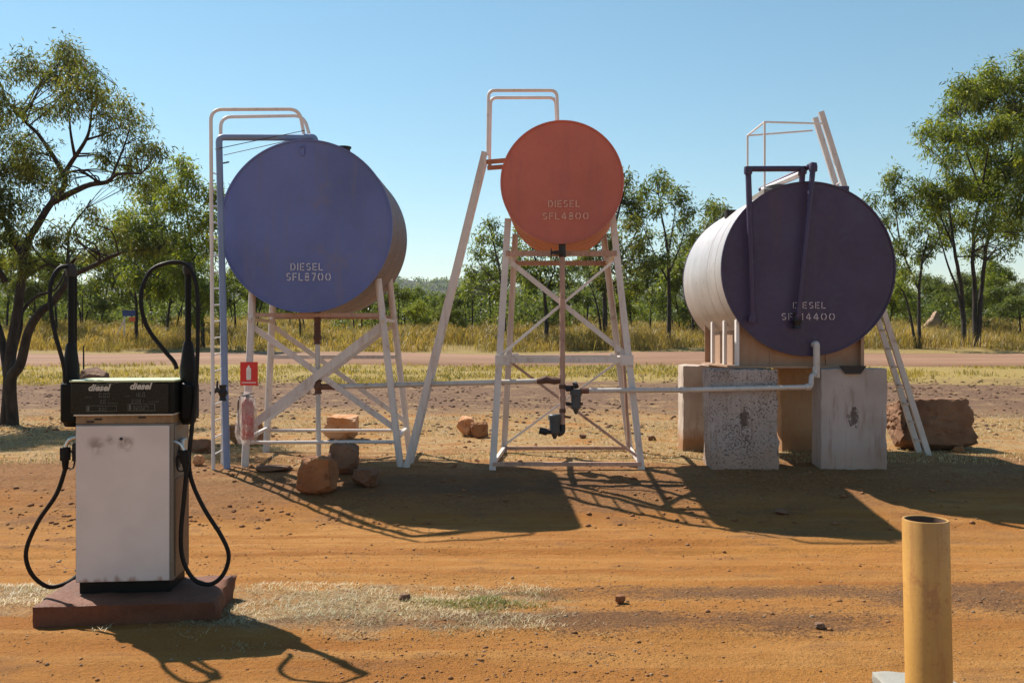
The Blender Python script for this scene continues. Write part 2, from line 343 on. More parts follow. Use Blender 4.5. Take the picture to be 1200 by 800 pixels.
def mat_ground():
    m, nt, bs = NM('red_dirt'); p = pos(nt)
    sp = nd(nt, 'ShaderNodeSeparateXYZ'); nt.links.new(p, sp.inputs[0]); X, Y = sp.outputs[0], sp.outputs[1]
    n_big = noise(nt, scaled(nt, p, (.35, 1, 1)), .55, 5, .6)
    n_mid = noise(nt, scaled(nt, p, (.5, 1, 1)), 2.6, 6, .65)
    n_fine = noise(nt, p, 24, 9, .74)
    n_grit = noise(nt, p, 75, 4, .6)
    streak = noise(nt, scaled(nt, p, (.10, 2.2, 1)), 1.5, 5, .62)
    c = mixc(nt, mapr(nt, n_big, .32, .66), (.28,.106,.023), (.37,.163,.038))
    c = mixc(nt, mapr(nt, streak, .40, .62), c, mixc(nt, mapr(nt, n_mid, .3, .7), (.31,.134,.032), (.43,.212,.064)))
    c = mixc(nt, math_(nt, 'MULTIPLY', mapr(nt, n_mid, .54, .70), .55), c, (.165,.078,.036))
    # graded zones going away from the camera
    w = math_(nt, 'ADD', Y, math_(nt, 'MULTIPLY', math_(nt, 'SUBTRACT', n_big, .5), 7.0))
    w = math_(nt, 'ADD', w, math_(nt, 'MULTIPLY', math_(nt, 'SUBTRACT', n_mid, .5), 3.4))
    dry = mixc(nt, mapr(nt, n_fine, .35, .6), (.22,.115,.050), (.40,.28,.135))
    dryf = math_(nt, 'MULTIPLY', mapr(nt, w, 11.2, 15.5), mapr(nt, n_mid, .30, .58))
    c = mixc(nt, dryf, c, dry)
    pad = math_(nt, 'MULTIPLY', mapr(nt, w, 10.2, 12.0), mapr(nt, w, 14.6, 12.8))
    c = mixc(nt, math_(nt, 'MULTIPLY', pad, .75), c, mixc(nt, mapr(nt, n_fine, .36, .62), (.11,.045,.020), (.25,.125,.055)))
    grav = mixc(nt, mapr(nt, n_fine, .35, .65), (.10,.054,.034), (.22,.132,.086))
    c = mixc(nt, math_(nt, 'MULTIPLY', mapr(nt, w, 19.4, 22.0), mapr(nt, n_mid, .70, .52)), c, grav)
    verge = mixc(nt, mapr(nt, n_fine, .3, .65), (.24,.165,.055), (.35,.26,.09))
    c = mixc(nt, mapr(nt, w, 26.0, 28.0), c, verge)
    back = mixc(nt, mapr(nt, n_fine, .3, .7), (.21,.15,.055), (.31,.23,.09))
    c = mixc(nt, mapr(nt, w, 36.5, 39.0), c, back)
    # dry grass litter by the pump
    def ell(cx, cy, rx, ry):
        a = math_(nt, 'POWER', math_(nt, 'ABSOLUTE', math_(nt, 'DIVIDE', math_(nt, 'SUBTRACT', X, cx), rx)), 2.0)
        b = math_(nt, 'POWER', math_(nt, 'ABSOLUTE', math_(nt, 'DIVIDE', math_(nt, 'SUBTRACT', Y, cy), ry)), 2.0)
        e = math_(nt, 'SUBTRACT', 1.25, math_(nt, 'ADD', a, b))
        return math_(nt, 'ADD', e, math_(nt, 'MULTIPLY', math_(nt, 'SUBTRACT', n_mid, .5), 4.0))
    litter = math_(nt, 'MAXIMUM', ell(-1.0, 6.3, 1.5, .8), ell(-3.6, 6.6, .8, .6))
    lc = mixc(nt, mapr(nt, n_fine, .36, .62), (.23,.125,.058), (.50,.38,.21))
    c = mixc(nt, math_(nt, 'MULTIPLY', mapr(nt, litter, .2, 1.1), .85), c, lc)
    brown = math_(nt, 'MAXIMUM', math_(nt, 'MAXIMUM', ell(1.6, 6.75, 2.3, .28), ell(.6, 5.9, 2.4, .3)), math_(nt, 'MAXIMUM', ell(3.4, 6.6, 1.1, .55), ell(-.6, 12.2, 3.0, .5)))
    brown = math_(nt, 'ADD', brown, math_(nt, 'MULTIPLY', math_(nt, 'SUBTRACT', n_fine, .5), 3.5))
    c = mixc(nt, math_(nt, 'MULTIPLY', mapr(nt, brown, .0, 1.3), .8), c, (.135,.072,.038))
    c = mixc(nt, math_(nt, 'MULTIPLY', mapr(nt, n_grit, .57, .70), .65), c, (.10,.045,.022))
    c = mixc(nt, math_(nt, 'MULTIPLY', mapr(nt, n_fine, .56, .70), .45), c, (.15,.07,.03))
    c = mixc(nt, math_(nt, 'MULTIPLY', mapr(nt, n_grit, .40, .30), .45), c, (.42,.25,.12))
    # loose specks: more of them where the dirt is coarse
    sp1 = noise(nt, p, 48, 6, .8); sp2 = noise(nt, p, 11, 7, .78)
    near = mapr(nt, Y, 16.0, 9.0)
    coarse = math_(nt, 'MAXIMUM', mapr(nt, brown, -.3, 1.0), mapr(nt, litter, .0, .9))
    a1 = math_(nt, 'ADD', sp1, math_(nt, 'MULTIPLY', coarse, .10))
    c = mixc(nt, math_(nt, 'MULTIPLY', math_(nt, 'MULTIPLY', mapr(nt, a1, .585, .65), near), .72), c, (.085,.036,.017))
    c = mixc(nt, math_(nt, 'MULTIPLY', math_(nt, 'MULTIPLY', mapr(nt, sp1, .40, .33), near), .45), c, (.46,.26,.115))
    far = mapr(nt, Y, 10.0, 15.0)
    c = mixc(nt, math_(nt, 'MULTIPLY', math_(nt, 'MULTIPLY', mapr(nt, sp2, .54, .62), far), .6), c, (.085,.045,.026))
    c = mixc(nt, math_(nt, 'MULTIPLY', math_(nt, 'MULTIPLY', mapr(nt, sp2, .44, .36), far), .45), c, (.42,.29,.15))
    nt.links.new(c, bs.inputs['Base Color']); bs.inputs['Roughness'].default_value = .95
    bs.inputs['Specular IOR Level'].default_value = .15
    h = math_(nt, 'ADD', math_(nt, 'MULTIPLY', n_fine, 1.0), math_(nt, 'MULTIPLY', n_grit, .4))
    h = math_(nt, 'ADD', h, math_(nt, 'MULTIPLY', n_mid, 2.0))
    bump(nt, bs, h, .9, .035)
    return m
M['ground'] = mat_ground()
m, nt, bs = NM('pink_dirt_road'); p = pos(nt)
c = mixc(nt, mapr(nt, noise(nt, scaled(nt, p, (.08, 1, 1)), 1.3, 6, .65), .35, .65), (.18,.088,.045), (.255,.135,.075))
nt.links.new(c, bs.inputs['Base Color']); bs.inputs['Roughness'].default_value = .95
bump(nt, bs, noise(nt, p, 6, 6), .5, .03); M['road'] = m
m, nt, bs = NM('wooded_hill'); p = pos(nt)
c = mixc(nt, mapr(nt, noise(nt, p, .11, 9, .8), .46, .56), (.026,.040,.024), (.10,.085,.05))
nt.links.new(c, bs.inputs['Base Color']); bs.inputs['Roughness'].default_value = 1
bump(nt, bs, noise(nt, p, .09, 8, .75), 1, 6); M['hill'] = m
m, nt, bs = NM('clear_plastic_film'); p = pos(nt)
tr = nd(nt, 'ShaderNodeBsdfTransparent'); tl = nd(nt, 'ShaderNodeBsdfTranslucent'); tl.inputs[0].default_value = (.8,.72,.66,1)
bs.inputs['Base Color'].default_value = (.75,.68,.62,1); bs.inputs['Roughness'].default_value = .25
a = nd(nt, 'ShaderNodeMixShader'); a.inputs[0].default_value = .45; nt.links.new(bs.outputs[0], a.inputs[1]); nt.links.new(tl.outputs[0], a.inputs[2])
b = nd(nt, 'ShaderNodeMixShader'); nt.links.new(mapr(nt, noise(nt, p, 9, 4), .3, .7, .25, .62), b.inputs[0])
nt.links.new(tr.outputs[0], b.inputs[1]); nt.links.new(a.outputs[0], b.inputs[2])
nt.links.new(b.outputs[0], nt.nodes['Material Output'].inputs[0]); M['film'] = m

def raw_mesh(name, V, F, mat_, smooth=False):
    """big meshes from numpy arrays; F has 3 or 4 columns"""
    me = bpy.data.meshes.new(name); V = np.asarray(V, np.float32); F = np.asarray(F, np.int32); k = F.shape[1]
    me.vertices.add(len(V)); me.vertices.foreach_set('co', V.ravel())
    me.loops.add(F.size); me.loops.foreach_set('vertex_index', F.ravel())
    me.polygons.add(len(F)); me.polygons.foreach_set('loop_start', np.arange(0, F.size, k, dtype=np.int32))
    if smooth: me.polygons.foreach_set('use_smooth', np.ones(len(F), bool))
    me.update(calc_edges=True); me.validate(); me.materials.append(mat_); return me
def raw_obj(name, me, kind=None, parent=None):
    o = bpy.data.objects.new(name, me); COL.objects.link(o)
    if kind: o['kind'] = kind
    if parent is not None: o.parent = parent
    return o

# ------------------------------------------------------------------ ground, road, hills
def axis(dense0, dense1, step, lo, hi, grow=1.14):
    a = list(np.arange(dense0, dense1, step)); s = step; v = a[-1]
    while v < hi: s *= grow; v += s; a.append(v)
    s = step; v = a[0]; pre = []
    while v > lo: s *= grow; v -= s; pre.append(v)
    return np.array(pre[::-1] + a)
ax = axis(-8.5, 9.5, .075, -1700, 1700); ay = axis(3.6, 18.5, .065, -250, 1500, 1.07)
XX, YY = np.meshgrid(ax, ay); ZZ = gz(XX, YY)
def grid_faces(nx, ny):
    i = np.arange(nx - 1)[None, :] + np.arange(ny - 1)[:, None] * nx; i = i.ravel()
    return np.stack([i, i + 1, i + nx + 1, i + nx], 1)
raw_obj('ground', raw_mesh('ground', np.stack([XX, YY, ZZ], -1).reshape(-1, 3), grid_faces(len(ax), len(ay)), M['ground'], True), 'structure')
rx = np.linspace(-140, 140, 281); ry = np.linspace(0, 1, 15)
RX, RT = np.meshgrid(rx, ry)
RY = 32.6 + .5 * (vnoise(RX, RX * 0, .3, 21) - .5) + RT * (5.4 + .6 * (vnoise(RX, RX * 0, .25, 22) - .5))
RZ = gz(RX, RY) + .03 + .10 * np.clip(np.minimum(RT, 1 - RT) * 8, 0, 1) - .12 * ((RT == 0) | (RT == 1))
raw_obj('dirt_road', raw_mesh('dirt_road', np.stack([RX, RY, RZ], -1).reshape(-1, 3), grid_faces(281, 15), M['road'], True), 'structure')
hx = np.linspace(-1900, 1900, 191); hy = np.linspace(650, 1500, 40); HX, HY = np.meshgrid(hx, hy)
prof = np.interp(HX, [-1900,-900,-500,-330,-200,-60,80,250,420,560,800,1900], [50,54,62,66,66,68,64,50,46,60,66,60])
t = np.clip((HY - 650) / 420, 0, 1); t = t * t * (3 - 2 * t)
HZ = 2 + prof * t * (1 + .18 * (vnoise(HX, HY, .008, 31) - .5) + .09 * (vnoise(HX, HY, .03, 32) - .5)) + 7 * t * (vnoise(HX, HY, .06, 33) - .5)
raw_obj('hills', raw_mesh('hills', np.stack([HX, HY, HZ], -1).reshape(-1, 3), grid_faces(191, 40), M['hill'], True), 'structure')

# ------------------------------------------------------------------ lettering (stencil strokes)
def arc(cx, cy, rx, ry, a0, a1, n=8):
    return [(cx + rx * math.cos(math.radians(a0 + (a1 - a0) * i / n)), cy + ry * math.sin(math.radians(a0 + (a1 - a0) * i / n))) for i in range(n + 1)]
GLY = {
 'D': (.62, [[(.06,0),(.06,1)], arc(.2,.5,.36,.45,84,-84)]),
 'I': (.16, [[(.08,0),(.08,1)]]),
 'E': (.56, [[(.06,0),(.06,1)], [(.2,.94),(.52,.94)], [(.2,.5),(.46,.5)], [(.2,.06),(.52,.06)]]),
 'S': (.58, [arc(.29,.73,.22,.21,35,255,7), arc(.29,.27,.22,.21,75,-145,7)]),
 'L': (.54, [[(.06,0),(.06,1)], [(.2,.06),(.5,.06)]]),
 'F': (.54, [[(.06,0),(.06,1)], [(.2,.94),(.5,.94)], [(.2,.5),(.44,.5)]]),
 '8': (.62, [arc(.3,.74,.22,.2,20,160), arc(.3,.74,.22,.2,200,340), arc(.3,.26,.25,.22,20,160), arc(.3,.26,.25,.22,200,340)]),
 '7': (.60, [[(.05,.94),(.54,.94)], [(.50,.84),(.22,0)]]),
 '0': (.72, [arc(.34,.5,.28,.45,105,255), arc(.34,.5,.28,.45,75,-75)]),
 '4': (.66, [[(.40,1),(.06,.34)], [(.06,.28),(.36,.28)], [(.50,.28),(.62,.28)], [(.44,0),(.44,.82)]]),
 '1': (.30, [[(.16,0),(.16,1)], [(.14,.94),(.04,.84)]]),
}
def lettering(text, T, u0, u1, w0, w1, v, mat_, parent, label=None, thick=.13):
    """stencil strokes between u0..u1 and w0..w1 on the plane v of frame T(u, v, w)"""
    h = w1 - w0; gap = .20
    total = sum(GLY[c][0] for c in text) + gap * (len(text) - 1); sx = (u1 - u0) / total
    x = 0
    for ch in text:
        mb = MB()
        for line in GLY[ch][1]:
            pts = [((x + a) * sx + u0, w0 + b * h) for a, b in line]; t_ = thick * h * .5
            L = []; R = []
            for i, (a, b) in enumerate(pts):
                a0, b0 = pts[max(i-1,0)]; a1, b1 = pts[min(i+1,len(pts)-1)]
                l = math.hypot(a1-a0, b1-b0) or 1; nx, ny = -(b1-b0)/l*t_, (a1-a0)/l*t_
                L.append(T(a+nx, v, b+ny)); R.append(T(a-nx, v, b-ny))
            n = len(pts); mb.add(L + R, [(i, n+i, n+i+1, i+1) for i in range(n-1)])
        x += GLY[ch][0] + gap
        o = mb.build('letter', mat_, parent, smooth=0)
        if label: o['label'] = label

# ------------------------------------------------------------------ tanks
def frame(o, yaw):
    c, s = math.cos(yaw), math.sin(yaw); o = Vector(o)
    return lambda u, v, w: Vector((o.x + u*c - v*s, o.y + u*s + v*c, o.z + w))
def tank(root, T, r, L, m_face, m_shell, m_rim, seams, seed):
    """horizontal drum along v; T has its origin at the centre of the front plate"""
    n = 96
    def ringv(v, rr): return [T(rr*math.cos(2*math.pi*k/n), v, rr*math.sin(2*math.pi*k/n)) for k in range(n)]
    def lathe(prof, closed=False):
        mb = MB(); m_ = len(prof)
        for v, rr in prof: mb.v += ringv(v, rr)
        for i in range(m_ if closed else m_-1):
            j = (i+1) % m_
            for k in range(n): mb.f.append((i*n+k, j*n+k, j*n+(k+1)%n, i*n+(k+1)%n))
        return mb
    prof = []
    for i in range(17):
        v = L * i / 16; prof.append((v, r - .003 * math.sin(i * 2.3 + seed)))
    lathe(prof).build('shell', m_shell, root)
    for nm, v0, v1 in (('front_rim', -.022, .014), ('back_rim', L - .014, L + .022)):
        lathe([(v0, r - .018), (v0, r + .004), (v1, r + .004), (v1, r - .018)], True).build(nm, m_rim, root, 30)
    for v in seams:
        lathe([(v - .012, r - .01), (v - .006, r + .0015), (v + .006, r + .0015), (v + .012, r - .01)], True).build('weld_seam', m_shell, root, 60)
    for nm, v0, sg in (('front_plate', -.006, 1), ('back_plate', L + .006, -1)):
        mb = MB(); rings = 14
        for i in range(rings + 1):
            rr = (r - .004) * i / rings
            for k in range(n):
                a = 2*math.pi*k/n; u, w = rr*math.cos(a), rr*math.sin(a)
                d = mnoise.noise(Vector((u*1.6 + seed*7, w*1.6, 0))) * .010 * (1 - (i/rings)**4)
                mb.v.append(T(u, v0 + d, w))
        for i in range(rings):
            for k in range(n):
                f = (i*n+k, i*n+(k+1)%n, (i+1)*n+(k+1)%n, (i+1)*n+k)
                mb.f.append(f if sg < 0 else tuple(reversed(f)))
        mb.build(nm, m_face, root, 60)

def valve(mb_parent, c, r=.045, mat_=None, axis_=(0,0,1)):
    c = Vector(c); a = Vector(axis_)
    mb = MB(); mb.tube([c - a*r*1.8, c - a*r, c, c + a*r, c + a*r*1.8], [r*1.0, r*.75, r*1.15, r*.75, r*1.0], 10)
    return mb.build('valve', mat_ or M['rust'], mb_parent)

# --- left blue tank
cb = P(359, 265, 13.3); rb = 1.244; Lb = 1.79; Tb = frame(cb, 0)
blue = thing('fuel_tank', 'large slate-blue drum tank marked SFL8700 on a white leg stand', 'tank', (cb.x, cb.y + Lb/2, cb.z - rb), 'diesel storage tanks')
tank(blue, Tb, rb, Lb, M['blue_tank'], M['blue_shell'], M['blue_tank'], (.6, 1.2), 1)
def onface(px, c): return (px - 600) * c.y / FPX - c.x
def onfacew(py, c): return EYE - (py - 400) * c.y / FPX - c.z
lettering('DIESEL', Tb, onface(341,cb), onface(379,cb), onfacew(317,cb), onfacew(308.5,cb), -.028, M['letter_white'], blue)
lettering('SFL8700', Tb, onface(336,cb), onface(388.5,cb), onfacew(329,cb), onfacew(320,cb), -.028, M['letter_white'], blue)
hb = MB(); hb.cyl(Tb(.50,.25,1.10), Tb(.50,.25,1.175), .09, 20); hb.cyl(Tb(.50,.25,1.175), Tb(.50,.25,1.195), .105, 20)
hb.build('hatch', M['dark_iron'], blue)
hb = MB(); hb.box((-.085,-.03,1.02), (-.025,-.0225,1.16), Tb); hb.box((-.075,-.06,1.13), (-.045,-.03,1.15), Tb); hb.build('lifting_lug', M['blue_tank'], blue)

# --- middle orange tank
YM = math.radians(-3.2)
cm_ = P(658.5, 213.5, 13.1); rm = .873; Lm = 2.0; Tm = frame(cm_, YM)
orange = thing('fuel_tank', 'small orange-red drum tank marked SFL4800 high on a narrow stand', 'tank', (cm_.x + .06, cm_.y + Lm/2, cm_.z - rm), 'diesel storage tanks')
tank(orange, Tm, rm, Lm, M['orange_tank'], M['orange_shell'], M['orange_tank'], (.66, 1.33), 2)
lettering('DIESEL', Tm, onface(642.5,cm_), onface(679.5,cm_), onfacew(243,cm_), onfacew(235,cm_), -.028, M['letter_worn'], orange, 'worn pale stencil lettering')
lettering('SFL4800', Tm, onface(636,cm_), onface(690,cm_), onfacew(257.5,cm_), onfacew(249.5,cm_), -.028, M['letter_worn'], orange, 'worn pale stencil lettering')
hb = MB(); hb.cyl(Tm(0,.12,.86), Tm(0,.12,.90), .05, 12); hb.build('top_socket', M['bracket'], orange)

# --- right purple and silver tank
cp = P(947, 315, 13.2); rp = 1.247; Lp = 2.93; Tp = frame(cp, 0)
purple = thing('fuel_tank', 'large dark purple ended silver drum tank marked SFL14400 on white blocks', 'tank', (cp.x, cp.y + Lp/2, cp.z - rp), 'diesel storage tanks')
tank(purple, Tp, rp, Lp, M['purple_tank'], M['silver'], M['purple_tank'], (.42, .98, 1.55, 2.1, 2.6), 3)
lettering('DIESEL', Tp, onface(928.5,cp), onface(967,cp), onfacew(361.5,cp), onfacew(354,cp), -.028, M['letter_lilac'], purple)
lettering('SFL14400', Tp, onface(915,cp), onface(978,cp), onfacew(375,cp), onfacew(367,cp), -.028, M['letter_lilac'], purple)
fill = MB(); rr = .042
fill.tube(rounded([Tp(onface(879.5,cp), -.02, onfacew(372,cp)), Tp(onface(879.5,cp), -.13, onfacew(372,cp)), Tp(onface(874,cp), -.13, onfacew(200,cp)),
     Tp(onface(942,cp), .05, onfacew(197,cp)), Tp(onface(942,cp), .12, onfacew(225,cp))], .06), rr, 12)
fill.build('fill_pipe', M['purple_tank'], purple)
for a, b in (((879.5,372),-.13), ((874,200),-.13), ((942,197),.05)):
    q = Tp(onface(a[0],cp), b, onfacew(a[1],cp)); e = MB(); e.tube([q - Vector((0,0,.075)), q - Vector((0,0,.03)), q + Vector((0,0,.03))], [.056,.060,.056], 12)
    e.build('elbow', M['purple_tank'], purple)
dp = MB(); dp.tube(rounded([Tp(onface(912,cp), .95, 1.29), Tp(onface(947,cp), .05, onfacew(196,cp)), Tp(onface(950,cp), -.12, onfacew(194,cp)), Tp(onface(931.5,cp), -.14, onfacew(374,cp)), Tp(onface(931.5,cp), -.02, onfacew(378,cp))], .05), .040, 12)
dp.build('vent_pipe', M['purple_tank'], purple)
q = Tp(onface(931,cp), -.11, onfacew(376,cp)); valve(purple, q, .062, M['dark_iron'])
q = Tp(onface(950,cp), -.11, onfacew(197,cp)); e = MB(); e.tube([q - Vector((0,0,.07)), q, q + Vector((0,.0,.05))], [.056,.06,.05], 12); e.build('elbow', M['purple_tank'], purple)
wp = MB(); wp.tube([Tp(onface(911,cp), .75, 1.25), Tp(onface(940,cp), .10, onfacew(203,cp))], .045, 12); wp.build('dip_pipe', M['rail_white'], purple)
hb = MB(); hb.box((-.62,.05,1.02), (-.22,.80,1.155), Tp); hb.build('walkway_plate', M['cab_grey'], purple, bevel=.01)
hb = MB(); hb.box((.16,.02,1.13), (.60,.62,1.19), Tp); hb.box((.54,.02,1.03), (.60,.62,1.13), Tp); hb.build('walkway_plate', M['purple_tank'], purple, bevel=.01)
hb = MB(); hb.cyl(Tp(-.28,.55,1.15), Tp(-.28,.55,1.275), .17, 20); hb.build('hatch', M['grey_filter'], purple)
hb = MB(); hb.cyl(Tp(-.80,1.3,.9), Tp(-.80,1.3,1.02), .10, 16); hb.build('hatch', M['dark_iron'], purple)
A = P(896,143,13.5); B = P(876,159,14.6); C = P(965,145,14.35); D_ = P(952,153,14.8)
for a, z in ((A, cp.z + 1.15), (B, cp.z + 1.0)):
    mb = MB(); mb.tube([Vector((a.x, a.y, z)), a], .017, 8); mb.build('rail_post', M['rail_white'], purple)
for a, b in ((A,B),(A,C),(B,D_)):
    mb = MB(); mb.tube([a, b], .015, 8); mb.build('handrail', M['rail_white'], purple)
# outlet spout under the face
op_ = MB(); op_.tube(rounded([Tp(onface(954,cp), .06, onfacew(404,cp)), Tp(onface(954,cp), -.10, onfacew(403,cp)), Tp(onface(954.5,cp), -.10, onfacew(442,cp))], .03), .048, 12)
op_.build('outlet_pipe', M['white_pipe'], purple)

# saddle that carries the purple tank
sad = thing('tank_saddle', 'tan steel saddle box with left fins whitened as if sunlit between purple tank and blocks', 'saddle', (cp.x, cp.y + 1.2, 1.40))
zt = 1.43; xl = P(863,400,13.35).x; xr = P(1006,400,13.35).x
def under(x): return cp.z - math.sqrt(max(rp*rp - (x - cp.x)**2, .02))
def saddle_plate(name, x0, x1, y, thick):
    mb = MB(); n = 12; xs = [x0 + (x1-x0)*i/n for i in range(n+1)]
    for yy in (y, y + thick):
        for x in xs: mb.v.append(Vector((x, yy, zt)))
        for x in xs: mb.v.append(Vector((x, yy, under(x) + .015)))
    k = 2*(n+1)
    for i in range(n):
        a, b = i, i+n+1
        mb.f += [(a, a+1, b+1, b), (k+a, k+b, k+b+1, k+a+1), (b, b+1, k+b+1, k+b), (a, k+a, k+a+1, a+1)]
    mb.f += [(0, n+1, k+n+1, k), (n, k+n, k+2*n+1, 2*n+1)]
    return mb.build(name, M['saddle'], sad)
xs_ = [xl, P(903,400,13.35).x, P(968,400,13.35).x, xr]
for i in range(3):
    saddle_plate('front_panel', xs_[i] + .004, xs_[i+1] - .004, cp.y + .14, .02)
    saddle_plate('back_panel', xs_[i] + .004, xs_[i+1] - .004, cp.y + 2.35, .02)
for x in xs_[1:3]:
    mb = MB(); mb.box((x-.012, cp.y+.125, zt), (x+.012, cp.y+.14, under(x)-.01)); mb.build('panel_seam', M['saddle'], sad)
for x in (xl, xr):
    mb = MB(); s = 1 if x == xl else -1
    mb.box((min(x + .1*s, x+.115*s), cp.y + .165, zt), (max(x + .1*s, x+.115*s), cp.y + 2.345, under(x + .1*s) + .01)); mb.build('side_panel', M['saddle'], sad)
    for y in (cp.y + .02, cp.y + .78, cp.y + 1.62):
        mb = MB(); zz = under(x) + .03
        mb.box((x - .035 if s > 0 else x - .012, y, zt), (x + .012 if s > 0 else x + .035, y + .105, zz)); mb.build('fin', M['rail_white'] if s > 0 else M['saddle'], sad, bevel=.004)  # left fins take white paint to colour in sunlight on their edges
mb = MB(); mb.box((xl - .06, cp.y - .02, zt - .03), (xr + .03, cp.y + .19, zt)); mb.box((xl - .06, cp.y + .19, zt - .03), (xl + .16, cp.y + 2.2, zt)); mb.box((xr - .16, cp.y + .19, zt - .03), (xr + .03, cp.y + 2.2, zt)); mb.box((xl - .06, cp.y + 2.2, zt - .03), (xr + .03, cp.y + 2.41, zt))
mb.build('base_flange', M['saddle'], sad)
q = P(1000, 431, 13.0)
mb = MB(); w = .19
mb.add([q + Vector((-w,0,.03)), q + Vector((w,0,.03)), q + Vector((w*.55,0,-.085)), q + Vector((-w*.55,0,-.085)),
        q + Vector((-w,.03,.03)), q + Vector((w,.03,.03)), q + Vector((w*.55,.03,-.085)), q + Vector((-w*.55,.03,-.085))],
       [(0,3,2,1),(4,5,6,7),(0,1,5,4),(1,2,6,5),(2,3,7,6),(3,0,4,7)])
mb.build('clamp_bracket', M['dark_iron'], sad)

# concrete blocks
def rough_block(name, x0, x1, y0, y1, z1, mat_, label, seed, amp=.02, lean=0.0):
    nx, ny, nz = 16, 12, 20; zb = min(g1(x0, y0), g1(x1, y0), g1(x0, y1), g1(x1, y1)) - .04
    mb = MB(); idx = {}
    def vid(i, j, k):
        key = (i, j, k)
        if key not in idx:
            s, t_, u = i/nx, j/ny, k/nz
            q = Vector((x0 + (x1-x0)*s + lean*(1-u), y0 + (y1-y0)*t_, zb + (z1-zb)*u))
            ed = sum(1 for a, n_ in ((i,nx),(j,ny),(k,nz)) if a in (0, n_))
            c = Vector(((x0+x1)/2, (y0+y1)/2, (zb+z1)/2)); dirn = (q - c).normalized()
            nse = mnoise.fractal(q * 5 + Vector((seed*13, 0, 0)), .8, 2.0, 4)
            q = q + dirn * (nse * amp * (1.0 if ed == 1 else 1.6) - (.012 if ed > 1 else 0))
            idx[key] = len(mb.v); mb.v.append(q)
        return idx[key]
    for i in range(nx):
        for k in range(nz):
            mb.f.append((vid(i,0,k), vid(i+1,0,k), vid(i+1,0,k+1), vid(i,0,k+1)))
            mb.f.append((vid(i,ny,k), vid(i,ny,k+1), vid(i+1,ny,k+1), vid(i+1,ny,k)))
        for j in range(ny):
            mb.f.append((vid(i,j,nz), vid(i+1,j,nz), vid(i+1,j+1,nz), vid(i,j+1,nz)))
    for j in range(ny):
        for k in range(nz):
            mb.f.append((vid(0,j,k), vid(0,j,k+1), vid(0,j+1,k+1), vid(0,j+1,k)))
            mb.f.append((vid(nx,j,k), vid(nx,j+1,k), vid(nx,j+1,k+1), vid(nx,j,k+1)))
    o = mb.build(name, mat_, None, 40); return tag(o, label, 'block', 'blocks under the purple tank')
bx = lambda px, d: (px - 600) * d / FPX
rough_block('concrete_block', bx(831,13.0), bx(911,13.0), 13.0, 13.52, 1.385, M['block_a'], 'heavily chipped and stained white block at front left under purple tank', 1, .022, .03)
rough_block('concrete_block', bx(962,13.05), bx(1040,13.05), 13.05, 13.48, 1.398, M['block_b'], 'smoother white block with one dark scar at front right under purple tank', 2, .012)
rough_block('concrete_block', bx(800,14.95), bx(800,14.95) + .95, 14.95, 15.4, 1.398, M['block_d'], 'dusty orange-stained block at back left under purple tank', 3, .018)
rough_block('concrete_block', bx(914,15.0), bx(914,15.0) + .95, 15.0, 15.45, 1.398, M['block_c'], 'dusty ochre block at back right, seen between the front blocks', 4, .018, .03)

# ladder on the purple tank
def ladder(label, s1, s2, mat_, rung_n, r_s, flat=None, t0=.02, t1=.9, path1=None, path2=None, rr=.012, rungmat=None):
    lo = Vector(s1[0]); root = thing('ladder', label, 'ladder', (lo.x, lo.y, g1(lo.x, lo.y)))
    for s, pth in ((s1, path1), (s2, path2)):
        mb = MB()
        if flat: mb.bar(s[0], s[1], flat[0], flat[1], up=flat[2])
        else: mb.tube(pth or [s[0], s[1]], r_s, 10)
        mb.build('stringer', mat_, root)
    for i in range(rung_n):
        t_ = t0 + (t1 - t0) * i / (rung_n - 1)
        mb = MB(); mb.tube([Vector(s1[0]).lerp(Vector(s1[1]), t_), Vector(s2[0]).lerp(Vector(s2[1]), t_)], rr, 8); mb.build('rung', rungmat or mat_, root)
    return root
a0 = G(1089, 14.45, -.03); a1 = P(962, 131, 14.45); b0 = G(1078, 14.9, -.03); b1 = P(955, 138, 14.9)
ladder('white ladder leaning on the right side of the purple tank', (a0, a1), (b0, b1), M['white'], 15, .04, flat=(.05, .085, (.95,0,.3)), t0=.045, t1=.80, rr=.016)

# ------------------------------------------------------------------ left stand
def pt(a, b, z):
    t_ = (z - a.z) / (b.z - a.z); return a.lerp(b, t_)
def plate_foot(mb, p_, s=.07): mb.box((p_.x - s, p_.y - s, p_.z), (p_.x + s, p_.y + s, p_.z + .035))
ls = thing('tank_stand', 'white four-legged pipe stand with flat cross braces under the blue tank', 'stand', (cb.x, 14.05, 0), 'steel tank stands')
FL = (G(287,13.2,-.03), P(296,338,13.45)); FR = (G(469.5,13.3,-.03), P(443,327,13.45))
BL = (G(312,14.9,-.03), P(320,350,14.72)); BR = (G(480,14.9,-.03), P(456,325,14.72))
for lg in (FL, FR, BL, BR):
    mb = MB(); mb.tube([lg[0], lg[1]], .052, 14); mb.build('leg', M['white'], ls)
def rail(root, A_, B_, z, w=.05, h=.05, mat_=None, name='rail', tube=False, ext=0.0):
    a = pt(*A_, z); b = pt(*B_, z); d = (b - a).normalized(); a = a - d*ext; b = b + d*ext
    mb = MB()
    if tube: mb.tube([a, b], w/2, 10)
    else: mb.bar(a, b, w, h)
    return mb.build(name, mat_ or M['white'], root)
for a, b in ((FL,FR),(BL,BR)): rail(ls, a, b, 2.165, .06, .055, M['rust_pipe'], 'top_rail', ext=.05)
for a, b in ((FL,BL),(FR,BR)): rail(ls, a, b, 2.10, .05, .05, M['white'], 'side_rail', ext=.12)
rail(ls, BL, BR, 1.53, .06, .06)
rail(ls, FL, FR, .33, .052, .052, None, 'rail', True); rail(ls, BL, BR, .345, .052, .052, None, 'rail', True)
